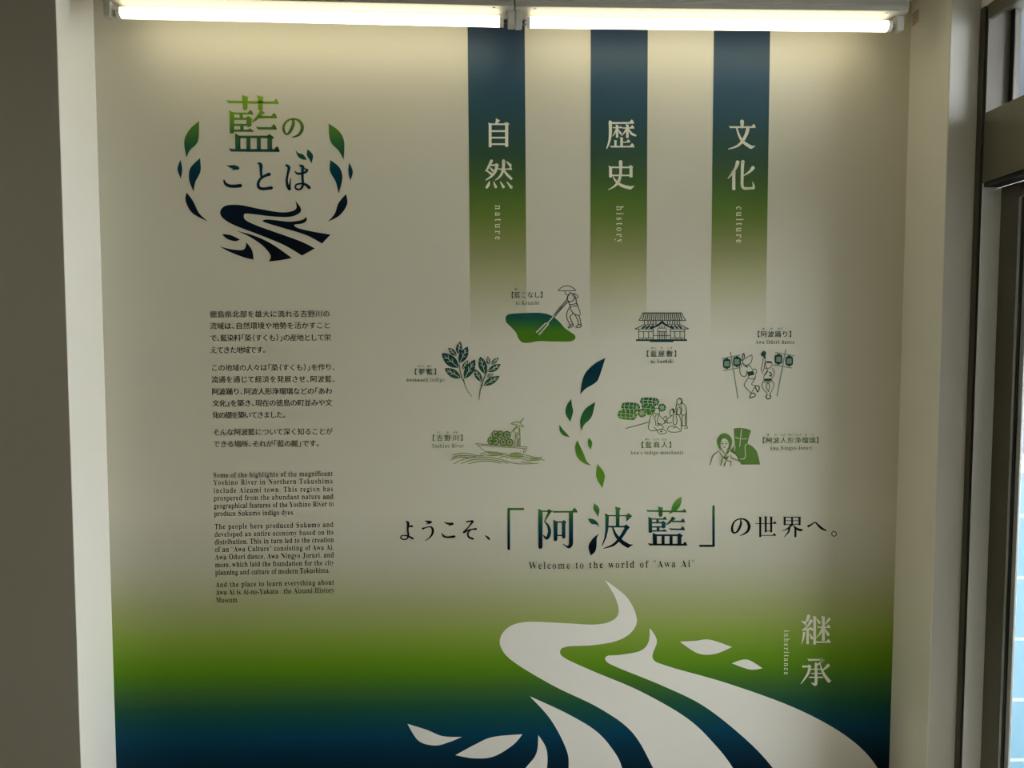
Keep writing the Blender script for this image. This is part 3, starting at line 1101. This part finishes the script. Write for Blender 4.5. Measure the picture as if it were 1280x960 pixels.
pr = Print(lift=.0010)
set_latin(pr, 'Welcome to the world of "Awa Ai"', 661, 868.5, 711.2, 708.6, 12.4, .9)
pr.build('subtitle', text_ink, mural, 'small English welcome line under the headline')

# ------------------------------------------------------------------ leaves falling in the middle
fall_ink = ramp_material('falling_leaf_print', [
    (445, ink((0, 40, 58), hl)), (465, ink((0, 34, 42), hl)), (490, ink((4, 44, 38), hl)), (510, ink((26, 68, 40), hl)), (530, ink((34, 80, 34), hl)),
    (550, ink((52, 96, 22), hl)), (575, ink((66, 106, 20), hl)), (612, ink((70, 110, 22), hl))], 735)
for oy, pts in ((435, [C(868, 123), (735, 195), (620, 310), (575, 430), C(553, 582), (620, 510), (735, 440), (788, 370)]),
                (435, [C(440, 638), (385, 720), (372, 820), C(428, 922), (463, 800), (450, 715)]),
                (435, [C(742, 674), (625, 755), (565, 860), (554, 950), C(573, 1032), (605, 955), (695, 860)]),
                (520, [C(293, 108), (302, 190), (350, 245), C(424, 266), (382, 215), (330, 160)]),
                (520, [C(517, 303), (490, 390), (520, 510), (600, 590), C(692, 622), (630, 560), (600, 480), (560, 395)]),
                (520, [C(660, 273), (698, 318), (700, 360), C(685, 422), (655, 370), (651, 320)]),
                (520, [C(769, 602), (840, 690), (860, 770), C(830, 902), (762, 785), (755, 700)])):
    pr = Print(670, oy, 10)
    pr.shape(pts)
    pr.build('falling_leaf', fall_ink, mural)

# ------------------------------------------------------------------ white river at the foot
pr = Print(500, 710, 1280 / 620, lift=.0010)
pr.shape([C(528, 30), (586, 76), (611, 130), (598, 165), (560, 188), (500, 199), (430, 203), (413, 216), (428, 234), (500, 267), (620, 318), (740, 387), (812, 455), (862, 520), C(905, 600), C(690, 600), (655, 520), (600, 425), (515, 362), (400, 306), (300, 247), (264, 212), (259, 180), (283, 151), (330, 139), (420, 142), (500, 146), (545, 137), (564, 115), (555, 75)], 8)
river = pr.build('river', white_ink, mural, 'white winding river at the foot')
pr = Print(500, 710, 1280 / 620, lift=.0010)
pr.shape([C(645, 155), (663, 188), (652, 232), (690, 253), (840, 296), (1000, 353), (1115, 410), (1190, 465), (1235, 520), C(1280, 600), C(1015, 600), (962, 516), (890, 440), (785, 357), (680, 305), (560, 256), (532, 240), (535, 227), (570, 224), (620, 214), (641, 192)], 8)
pr.build('river_branch', white_ink, river)
pr = Print(500, 710, 1280 / 620, lift=.0010)
pr.shape([C(335, 331), (430, 375), (505, 420), (550, 470), (573, 516), C(590, 600), C(422, 600), (435, 516), (428, 465), (388, 390)], 8)
pr.build('river_branch', white_ink, river)
pr = Print(500, 710, 1280 / 620, lift=.0010)
pr.shape([C(357, 431), (378, 468), (379, 520), C(365, 600), C(250, 600), (325, 515), (352, 478)], 8)
pr.build('river_branch', white_ink, river)
for pts in ([C(19, 402), (70, 418), (110, 434), C(160, 436), (125, 450), (90, 458), (48, 446)],
            [C(316, 429), (240, 436), (195, 455), C(143, 483), (190, 491), (240, 487), (290, 458)],
            [C(722, 190), (762, 188), (800, 185), C(857, 204), (812, 222), (768, 220)],
            [C(856, 246), (895, 236), C(936, 259), (903, 262)]):
    pr = Print(500, 710, 1280 / 620, lift=.0010)
    pr.shape(pts)
    pr.build('white_leaf', white_ink, mural)

t4 = Print(960, 765, 10, lift=.0010)      # inheritance
t4.s((508, 52, 42), (490, 100, 30), (470, 135, 18)).s((422, 115, 12), (450, 130, 26), (470, 155, 22)).s((538, 112, 42), (500, 170, 24), (430, 228, 10)).s((430, 226, 18), (490, 215, 22), (545, 205, 24))
t4.vert(495, 212, 402, 32).s((450, 260, 28), (440, 330, 22), (422, 396, 6)).s((522, 270, 10), (550, 328, 32)).s((520, 190, 12), (550, 222, 30))
t4.vert(583, 48, 408, 34).h(590, 376, 785, 376, 18, 30).vert(692, 48, 362, 36).h(612, 190, 785, 192, 16, 28).s((608, 85, 12), (642, 132, 34)).s((765, 90, 36), (718, 150, 12))
t4.s((682, 200, 28), (650, 270, 22), (602, 322, 8)).s((705, 205, 12), (752, 282, 38))
t4.mark().h(490, 600, 690, 596, 24, 0).poly([(640, 596), (672, 578), (712, 602), (660, 640)]).s((675, 610, 32), (640, 645, 24), (605, 662, 22))
t4.s((598, 645, 30), (600, 760, 34), (600, 870, 36), (588, 905, 40), (545, 888, 8)).bar(535, 708, 665, 722).bar(540, 762, 670, 775).bar(512, 808, 690, 824)
t4.s((438, 682, 26), (500, 680, 24)).poly([(490, 672), (518, 655), (545, 678), (522, 700)]).s((522, 680, 34), (500, 770, 30), (412, 898, 6))
t4.s((752, 668, 44), (700, 715, 22), (668, 732, 10)).s((650, 648, 10), (690, 762, 32), (760, 862, 44)).poly([(735, 845), (792, 855), (765, 885)])
pe = empty('foot_title', on_y(1010, 815), mural)
pe['label'] = 'pale vertical lettering reading inheritance at the lower right'
t4.build_characters('foot_character', white_soft, pe)
pr = Print(lift=.0010)
set_latin(pr, 'inheritance', 980.2, 980.2, 787.5, 843.5, 9.6)
pr.build('foot_subtitle_lettering', white_soft, pe)

# ------------------------------------------------------------------ line drawings with captions
draw_ink = ramp_material('drawing_print', [
    (350, ink((18, 44, 46), hl)), (410, ink((16, 46, 44), hl)), (450, ink((18, 52, 42), hl)), (480, ink((30, 62, 38), hl)), (510, ink((44, 74, 34), hl)),
    (540, ink((58, 84, 28), hl)), (580, ink((68, 88, 30), hl)), (600, ink((70, 90, 30), hl))], 760)
dark_green = ramp_material('indigo_plant_print', [
    (425, ink((10, 42, 46), hl)), (450, ink((14, 52, 46), hl)), (470, ink((22, 60, 44), hl)), (490, ink((34, 72, 40), hl)), (505, ink((40, 76, 40), hl))], 580)
heap_ink = ramp_material('heap_print', [
    (390, ink((16, 58, 56), hl)), (398, ink((20, 64, 50), hl)), (407, ink((36, 80, 32), hl)), (414, ink((54, 92, 18), hl)), (430, ink((58, 92, 16), hl))], 680)
bale_ink = ramp_material('bale_print', [
    (495, ink((22, 74, 40), hl)), (508, ink((34, 84, 32), hl)), (520, ink((56, 102, 20), hl)), (528, ink((66, 108, 20), hl))], 800)
puppet_ink = material('green_print', ink((62, 96, 22), hl), .6, bump=.06, bump_scale=260)
olive_ink = material('olive_print', ink((92, 108, 48), hl), .6, bump=.06, bump_scale=260)
pale_green = material('pale_green_print', ink((120, 132, 80), hl), .6, bump=.06, bump_scale=260)
lantern_grey = material('grey_green_print', ink((92, 110, 90), hl), .6, bump=.06, bump_scale=260)


def caption(key, parent):
    (ox, oy), jp, ruby, ry, en = CAPTIONS[key]
    pr = Print(lift=.0014)
    set_japanese(pr, jp[0], ox + jp[1] / 10, ox + jp[2] / 10, oy + jp[3] / 10, oy + jp[4] / 10, 8.4)
    for t, x in ruby:
        set_japanese(pr, t, ox + x / 10 - 1.6, ox + x / 10 + 1.6, oy + ry / 10, oy + ry / 10, 3.3)
    set_latin(pr, en[0], ox + en[1] / 10, ox + en[2] / 10, oy + en[3] / 10, oy + en[4] / 10, 6.6, .86)
    pr.build('caption', draw_ink, parent)


LW = 9
# spreading the indigo heap
pr = Print(628, 350, 10)
pr.shape([(40, 470), (65, 435), (130, 420), (300, 412), (450, 410), (560, 425), (650, 470), (720, 530), (780, 600), (850, 650), (905, 690), (910, 735), (860, 765), (750, 770), (600, 768), (450, 765), (330, 785), (250, 780), (200, 730), (170, 660), (110, 590), (50, 530)])
heap = pr.build('illustration', heap_ink, mural, 'farmer in a straw hat raking a green heap')
pr = Print(628, 350, 10, lift=.0016)
pr.stroke([(648, 445), (562, 545)], 15, cap=False).stroke([(543, 538), (424, 657)], 18, cap=False).stroke([(576, 550), (456, 686)], 18, cap=False).stroke([(545, 540), (580, 548)], 12, cap=False)
pr.build('rake', paper_ink, heap)
pr = Print(628, 350, 10, lift=.0014)
pr.lines(LW, [(695, 135), (740, 92), (815, 72), (880, 95), (918, 133)], [(697, 134), (918, 134)], [(780, 140), (785, 170), (810, 185), (838, 175), (850, 145)],
         [(850, 165), (820, 200), (810, 240), (740, 325)], [(830, 265), (790, 300), (748, 350)], [(720, 335), (735, 330), (748, 350), (728, 362), (718, 340)],
         [(722, 350), (628, 462)], [(738, 358), (645, 470)], [(850, 165), (890, 170), (915, 220), (930, 310)], [(890, 168), (925, 180), (946, 208), (930, 226), (905, 212)],
         [(870, 180), (900, 225), (885, 255), (850, 272), (828, 262)], [(815, 200), (812, 245), (830, 268)], [(828, 270), (845, 332)], [(838, 310), (930, 295)], [(845, 333), (940, 320), (932, 295)],
         [(845, 335), (860, 380), (900, 425), (965, 442), (968, 390), (940, 322)], [(840, 340), (810, 400), (805, 470), (848, 565)], [(895, 415), (850, 450), (850, 480), (882, 552)],
         [(848, 565), (882, 550), (885, 575), (835, 600), (822, 592), (848, 565)], [(905, 430), (940, 500), (950, 560)], [(960, 445), (985, 552)], [(950, 560), (985, 553), (986, 582), (940, 596), (918, 586), (950, 560)])
pr.build('figure_outline', draw_ink, heap)
caption('kneading', heap)

# knotweed sprigs
pr = Print(505, 415, 10)
veins = Print(505, 415, 10, lift=.0016)


def sprig_leaf(tip, base, hw):
    tx, ty = tip
    bx, by = base
    dx, dy = bx - tx, by - ty
    l = math.hypot(dx, dy)
    nx, ny = -dy / l, dx / l
    prof = [(.0, 0), (.12, .42), (.3, .82), (.52, 1.0), (.74, .82), (.9, .42), (1.0, 0)]
    a = [(tx + dx * t + nx * w * hw, ty + dy * t + ny * w * hw) for t, w in prof]
    b = [(tx + dx * t - nx * w * hw, ty + dy * t - ny * w * hw) for t, w in reversed(prof[1:-1])]
    pts = [C(*a[0])] + a[1:-1] + [C(*a[-1])] + b
    pr.shape(pts, 4)
    veins.stroke([(tx + dx * .16, ty + dy * .16), (tx + dx * .92, ty + dy * .92)], 7, cap=False)
    for t, s in ((.36, 1), (.42, -1), (.58, 1), (.66, -1)):
        c = (tx + dx * t, ty + dy * t)
        e = (c[0] - dx * .16 + nx * hw * .55 * s, c[1] - dy * .16 + ny * hw * .55 * s)
        veins.stroke([c, e], 6, cap=False)


for a in (((705, 118), (672, 275), 38), ((553, 198), (657, 298), 32), ((472, 265), (682, 445), 66), ((797, 183), (692, 388), 54), ((508, 455), (708, 575), 52),
          ((888, 343), (755, 583), 58), ((800, 352), (728, 468), 26), ((952, 308), (1015, 525), 52), ((1045, 303), (1062, 412), 24), ((1182, 320), (1088, 405), 26),
          ((1208, 402), (1052, 497), 40), ((880, 460), (968, 622), 40), ((1120, 520), (1033, 565), 20), ((1195, 550), (995, 668), 44)):
    sprig_leaf(*a)
sprig = pr.build('illustration', dark_green, mural, 'two dark green knotweed sprigs')
veins.build('leaf_vein', paper_ink, sprig)
pr = Print(505, 415, 10, lift=.0014)
pr.s((690, 400, 9), (700, 480, 11), (722, 570, 13), (745, 610, 12), (780, 710, 8), (848, 808, 6)).s((1045, 480, 8), (1020, 530, 10), (985, 620, 12), (972, 670, 12), (950, 740, 8), (938, 852, 6)).disc(745, 605, 11).disc(972, 665, 11)
pr.build('stem', draw_ink, sprig)
caption('plant', sprig)

# the indigo mansion
pr = Print(770, 380, 10)
pr.stroke([(328, 112), (824, 112)], 12, cap=False)
pr.lines(10, [(332, 112), (312, 165), (286, 205)], [(820, 112), (842, 165), (876, 205)]).stroke([(284, 205), (876, 205)], 9, cap=False)
for i in range(19):
    t = i / 18
    pr.stroke([(352 + t * 448, 118), (332 + t * 492, 202)], 11, cap=False)
for x in (355, 400, 432, 462, 500, 642, 672, 708, 736, 765, 796):
    pr.stroke([(x, 208), (x, 256)], 9 if x in (355, 796) else 11, cap=False)
pr.lines(10, [(352, 256), (290, 288), (232, 314)], [(798, 256), (850, 285), (910, 310)])
pr.stroke([(352, 256), (520, 256)], 6, cap=False).stroke([(628, 256), (798, 256)], 6, cap=False).stroke([(240, 313), (470, 313)], 8, cap=False).stroke([(676, 313), (905, 311)], 8, cap=False)
for a, b in (((378, 268), (322, 308)), ((425, 268), (372, 308)), ((470, 268), (425, 306)), ((685, 268), (722, 305)), ((730, 268), (772, 305)), ((775, 266), (820, 305))):
    pr.stroke([a, b], 22, cap=False)
pr.s((575, 228, 26), (520, 268, 24), (440, 308, 12)).s((575, 228, 26), (630, 266, 24), (706, 304, 12)).poly([(545, 236), (558, 216), (575, 210), (592, 216), (606, 236)])
pr.stroke([(525, 302), (628, 302)], 8, cap=False).stroke([(575, 265), (575, 300)], 9, cap=False).stroke([(545, 275), (545, 300)], 7, cap=False).stroke([(605, 275), (605, 300)], 7, cap=False)
for x, y0, y1 in ((285, 312, 442), (465, 312, 442), (680, 312, 442), (858, 310, 442), (345, 345, 425), (408, 345, 425), (735, 345, 425), (800, 345, 425), (522, 312, 455), (547, 345, 455), (575, 345, 455), (603, 345, 455), (628, 312, 455), (330, 425, 442), (385, 425, 442), (755, 425, 442), (815, 425, 442)):
    pr.stroke([(x, y0), (x, y1)], 9, cap=False)
for x0, x1, y in ((285, 465, 345), (680, 858, 343), (285, 465, 426), (680, 858, 424), (470, 676, 396), (522, 630, 345)):
    pr.stroke([(x0, y), (x1, y)], 8, cap=False)
pr.rect(250, 441, 888, 464).rect(425, 460, 718, 476)
mansion = pr.build('illustration', draw_ink, mural, 'tiled-roof wooden mansion')
caption('mansion', mansion)

# dancers and lanterns
pr = Print(885, 405, 10)
DL = 8
pr.lines(DL, [(440, 450), (490, 415), (548, 385)], [(548, 385), (552, 430), (540, 475), (518, 500)], [(440, 450), (430, 482), (470, 512), (500, 508), (518, 498)], [(430, 482), (455, 525), (490, 540), (515, 512)],
         [(400, 540), (400, 600), (420, 645), (455, 655), (480, 640), (480, 600), (500, 588)], [(385, 480), (398, 545)], [(412, 490), (420, 540)], [(520, 515), (562, 578)], [(562, 572), (590, 562), (608, 598), (592, 632)],
         [(500, 650), (520, 680), (560, 688), (590, 672)], [(505, 672), (455, 750), (470, 790), (540, 862)], [(595, 640), (585, 690), (545, 752), (592, 772)], [(590, 782), (560, 830), (545, 856)])
pr.lines(12, [(590, 772), (630, 775), (642, 802), (622, 850), (605, 815), (590, 782)], [(540, 865), (580, 868), (590, 900), (530, 922), (524, 905), (540, 865)], [(438, 440), (430, 398), (445, 368), (456, 400), (460, 425)], [(400, 470), (412, 448), (442, 455)], [(470, 515), (495, 535)])
pr.poly([(488, 602), (565, 584), (582, 632), (506, 652)])
pr.shape([(660, 378), (688, 340), (720, 346), (726, 380), (702, 408), (672, 400)]).stroke([(705, 405), (716, 432)], 24, cap=False)
pr.lines(DL, [(690, 430), (680, 500), (665, 570), (690, 625)], [(718, 440), (705, 530), (690, 592)], [(715, 500), (735, 548), (775, 548), (800, 510), (792, 480), (740, 470), (715, 500)], [(705, 550), (742, 572), (700, 650), (700, 680)],
         [(800, 550), (826, 590), (825, 632), (797, 680)], [(752, 580), (712, 642)], [(690, 712), (675, 760), (690, 810), (745, 872)], [(800, 708), (826, 755), (800, 830), (770, 882)], [(745, 742), (725, 780), (760, 850)], [(752, 742), (772, 780), (755, 846)], [(690, 730), (750, 737), (795, 722)])
pr.lines(14, [(765, 600), (792, 622), (785, 652), (770, 640)], [(742, 882), (726, 912), (742, 936), (775, 930), (782, 900), (765, 885)])
pr.poly([(730, 463), (798, 468), (792, 490), (735, 486)]).poly([(696, 684), (797, 681), (802, 706), (750, 720), (694, 712)])
dance = pr.build('illustration', draw_ink, mural, 'two dancers between lantern poles')
for pole in (([(280, 348), (375, 932)], [(170, 434), (405, 388)], [(193, 582), (402, 545)]), ([(972, 316), (862, 902)], [(842, 355), (1082, 400)], [(816, 510), (1052, 550)])):
    pr = Print(885, 405, 10, lift=.0009)
    for w, seg in zip((15, 13, 13), pole):
        pr.stroke(seg, w, cap=False)
    pr.build('lantern_pole', lantern_grey, dance)
for x, y in ((235, 495), (362, 470), (882, 440), (1015, 462)):
    pr = Print(885, 405, 10, lift=.0013)
    ring_pts = [(x - 28, y - 56), (x + 28, y - 56), (x + 46, y - 36), (x + 46, y + 36), (x + 28, y + 56), (x - 28, y + 56), (x - 46, y + 36), (x - 46, y - 36)]
    pr.shape(ring_pts, 4).rect(x - 16, y - 68, x + 16, y - 50).rect(x - 16, y + 50, x + 16, y + 68)
    lan = pr.build('lantern', draw_ink, dance)
    pr = Print(885, 405, 10, lift=.0016)
    pr.rect(x - 30, y - 32, x + 30, y + 34)
    pr.build('lantern_panel', lantern_grey, lan)
caption('dance', dance)

# boat on the river
pr = Print(530, 515, 10)
pr.lines(10, [(360, 540), (450, 515), (560, 520), (660, 545), (752, 545)], [(350, 570), (440, 545), (540, 545), (645, 556)], [(333, 600), (420, 568), (500, 563), (578, 576)],
         [(365, 650), (500, 590), (640, 566), (800, 566), (950, 590), (1080, 630), (1180, 648), (1300, 648), (1430, 640)], [(460, 646), (600, 600), (760, 590), (900, 605), (1052, 640)], [(552, 648), (680, 620), (820, 615), (962, 640)])
pr.view(590, 515, 10)
pr.lines(10, [(100, 527), (200, 502), (300, 504), (440, 526)], [(160, 536), (260, 545), (395, 535)], [(345, 566), (450, 545), (560, 520), (680, 540), (800, 570), (882, 565)], [(420, 576), (540, 552), (660, 560), (760, 585), (820, 580)],
         [(490, 586), (600, 580), (720, 606), (812, 606)], [(610, 626), (700, 626), (745, 636)], [(820, 606), (870, 594), (907, 606)], [(470, 526), (540, 512), (612, 518)])
boat = pr.build('illustration', olive_ink, mural, 'boat carrying round bales over waves')
pr = Print(590, 515, 10, lift=.0008)
pr.shape([(200, 505), (300, 506), (385, 524), (320, 545), (225, 535)]).shape([(470, 548), (560, 528), (650, 548), (600, 572), (520, 568)]).shape([(720, 575), (800, 572), (870, 572), (810, 605), (740, 600)])
pr.build('water_shade', pale_green, boat)
pr = Print(590, 515, 10, lift=.0014)
pr.lines(8, [(45, 395), (100, 440), (162, 492)], [(45, 393), (300, 415), (690, 436)], [(78, 412), (350, 435), (662, 456)], [(690, 436), (668, 495), (640, 505), (655, 470), (662, 450)], [(162, 490), (260, 500), (330, 503)])
pr.stroke([(597, 135), (646, 80)], 12, cap=False)
pr.lines(LW, [(485, 148), (540, 126), (592, 130), (650, 188)], [(650, 188), (605, 172), (540, 160), (485, 148)], [(550, 165), (556, 190), (582, 186)], [(555, 190), (525, 215), (485, 262)], [(525, 212), (525, 245), (560, 266), (592, 240), (575, 192)],
         [(595, 185), (600, 290), (600, 435)], [(545, 275), (540, 350), (530, 435)], [(545, 290), (572, 350), (558, 430)], [(540, 285), (600, 285)], [(585, 435), (580, 360), (600, 330)])
pr.stroke([(555, 192), (515, 232)], 16, cap=False)
pr.build('boat_outline', olive_ink, boat)
for x, y, f in ((240, 360, 0), (290, 278, 0), (295, 366, 1), (390, 376, 1), (470, 380, 1), (352, 280, 1), (437, 285, 1)):
    pr = Print(590, 515, 10, lift=.0015 + (.0003 if f else 0))
    pr.ring(x, y, 41, 13)
    for i in range(6):
        a = math.pi * i / 3 + .3
        pr.stroke([(x, y), (x + 40 * math.cos(a), y + 40 * math.sin(a))], 8, cap=False)
    pr.disc(x, y, 12)
    pr.build('round_bale', puppet_ink, boat)
caption('boat', boat)

# merchants beside straw bales
pr = Print(760, 485, 10)
pr.lines(8, [(220, 506), (520, 426)],
         [(590, 265), (580, 300), (600, 325), (640, 320), (645, 280), (620, 250), (592, 264)], [(570, 310), (530, 360), (518, 430), (505, 500), (540, 535), (612, 530)], [(585, 320), (635, 330), (665, 365), (705, 408)],
         [(560, 330), (590, 400), (600, 470)], [(600, 335), (590, 370)], [(635, 335), (620, 430), (690, 450), (722, 405)], [(610, 480), (640, 460), (688, 480), (680, 510), (640, 520)], [(575, 488), (610, 525)], [(620, 442), (650, 462)],
         [(610, 527), (650, 577), (732, 556), (690, 520), (610, 527)],
         [(770, 300), (775, 335), (800, 342), (825, 322), (820, 280), (792, 268), (770, 300)], [(800, 346), (740, 390), (745, 440), (800, 430)], [(835, 335), (880, 340), (910, 400), (916, 500), (900, 545), (780, 550), (745, 520), (762, 486), (822, 472)],
         [(815, 345), (815, 440), (850, 452), (862, 400), (850, 345)], [(830, 470), (905, 525)], [(812, 490), (832, 500), (850, 482)], [(690, 380), (722, 350), (735, 382), (740, 432), (705, 432), (720, 395)],
         [(865, 150), (862, 185), (885, 206), (912, 190), (920, 150), (890, 132), (865, 150)], [(860, 195), (850, 250), (855, 330)], [(925, 185), (965, 220), (980, 300), (985, 470)], [(905, 212), (925, 260), (915, 310), (940, 342), (978, 320)],
         [(875, 215), (905, 250)], [(925, 342), (930, 470)], [(965, 342), (965, 470)], [(920, 475), (980, 475), (996, 500), (950, 502)], [(872, 240), (862, 320), (900, 332), (912, 270), (892, 246)])
pr.shape([(795, 262), (825, 258), (834, 305), (812, 314), (810, 285)], 3).lines(14, [(888, 126), (918, 140), (926, 178), (915, 205)]).disc(665, 545, 14, 10)
trade = pr.build('illustration', draw_ink, mural, 'merchants kneeling beside straw bales')


def bale(x0, y0, x1, y1, tilt=12):
    pr = Print(760, 485, 10, lift=.0009)
    h = y1 - y0 - tilt
    pr.shape([(x0, y0 + h * .5), (x0 + 18, y0 + h * .12), (x0 + 60, y0), (x1 - 60, y0 + tilt * .4), (x1 - 15, y0 + h * .25), (x1, y0 + h * .6), (x1 - 25, y1 - 8), (x1 - 60, y1), (x0 + 60, y1 - tilt), (x0 + 15, y0 + h * .85)], 4)
    b = pr.build('straw_bale', bale_ink, trade)
    pr = Print(760, 485, 10, lift=.0011)
    w = x1 - x0
    for t in (.16, .40, .62):
        pr.stroke([(x0 + w * t + 14, y0 - 2), (x0 + w * t, y0 + h * .5), (x0 + w * t + 12, y1)], 5, cap=False)
    pr.stroke([(x0, y0 + h * .34), (x0 + w * .66, y0 + h * .42)], 4.5, cap=False).stroke([(x0 + 5, y0 + h * .72), (x0 + w * .66, y0 + h * .82)], 4.5, cap=False)
    cx, cy = x1 - w * .17, y0 + h * .62
    for i in range(6):
        a = math.pi * i / 3 + .4
        pr.stroke([(cx, cy), (cx + w * .18 * math.cos(a), cy + h * .5 * math.sin(a))], 5, cap=False)
    pr.build('bale_rope', paper_ink, b)


def bale_end(x, y, r):
    pr = Print(760, 485, 10, lift=.0009)
    pr.disc(x, y, r)
    b = pr.build('straw_bale', bale_ink, trade)
    pr = Print(760, 485, 10, lift=.0011)
    for i in range(6):
        a = math.pi * i / 3 + .2
        pr.stroke([(x, y), (x + r * .95 * math.cos(a), y + r * .95 * math.sin(a))], 5, cap=False)
    pr.ring(x, y, r * .45, 5)
    pr.build('bale_rope', paper_ink, b)


bale(120, 275, 362, 402)
bale(165, 180, 402, 298)
bale(400, 118, 642, 226)
bale_end(675, 245, 50)
bale_end(425, 312, 56)
pr = Print(760, 485, 10, lift=.00085)
pr.shape([(415, 225), (450, 210), (540, 220), (588, 240), (580, 290), (545, 325), (500, 338), (470, 300), (440, 262)], 4)
b = pr.build('straw_bale', bale_ink, trade)
pr = Print(760, 485, 10, lift=.0011)
pr.stroke([(430, 250), (590, 268)], 5, cap=False).stroke([(500, 215), (470, 260), (490, 335)], 5, cap=False).stroke([(545, 222), (525, 270), (550, 320)], 5, cap=False)
pr.build('bale_rope', paper_ink, b)
caption('trader', trade)

# puppet and hooded puppeteer
pr = Print(870, 520, 10)
pr.shape([C(473, 155), (560, 150), (640, 162), C(690, 182), (664, 260), C(642, 345), (705, 380), (765, 455), C(802, 607), C(565, 608), (540, 545), (490, 475), C(425, 435), (455, 405), C(485, 368), (478, 265)])
hood = pr.build('illustration', puppet_ink, mural, 'puppet woman before a green hooded puppeteer')
pr = Print(870, 520, 10, lift=.0016)
pr.lines(11, [(570, 165), (556, 280), (545, 388)]).lines(9, [(490, 262), (550, 285), (636, 285)], [(490, 375), (480, 440)], [(636, 350), (612, 380), (615, 520), (550, 537)])
pr.build('hood_seam', paper_ink, hood)
pr = Print(870, 520, 10, lift=.0014)
pr.shape([(262, 335), (275, 275), (310, 230), (355, 216), (405, 232), (442, 275), (453, 335), (437, 385), (430, 415), (400, 424), (350, 425), (290, 406), (280, 380)])
hair = pr.build('puppet_hair', puppet_ink, hood)
pr = Print(870, 520, 10, lift=.0017)
pr.shape([(312, 320), (330, 288), C(352, 282), (375, 288), (404, 320), (405, 385), (380, 420), (355, 432), (325, 412), (306, 370)])
pr.build('puppet_face', paper_ink, hair)
pr = Print(870, 520, 10, lift=.0020)
pr.lines(11, [(315, 352), (330, 346), (346, 352)], [(366, 350), (378, 343), (392, 346)]).lines(6, [(315, 325), (345, 322)], [(365, 320), (395, 322)]).disc(356, 389, 10, 8)
pr.lines(LW, [(300, 430), (220, 490), (192, 560), (175, 612)], [(436, 415), (500, 475), (530, 520), (545, 565)], [(295, 455), (355, 535)], [(330, 428), (376, 500)], [(422, 428), (385, 475), (345, 520)], [(405, 430), (378, 470)], [(335, 525), (322, 580), (308, 622)], [(378, 560), (362, 600), (348, 626)],
         [(440, 480), (442, 515), (490, 540), (545, 565)], [(372, 525), (400, 560), (435, 568), (436, 626)], [(300, 430), (330, 428)])
pr.shape([(350, 505), (378, 512), (410, 498), (392, 535), (380, 555), (362, 535)], 3)
pr.build('puppet_outline', draw_ink, hood)
caption('puppet', hood)
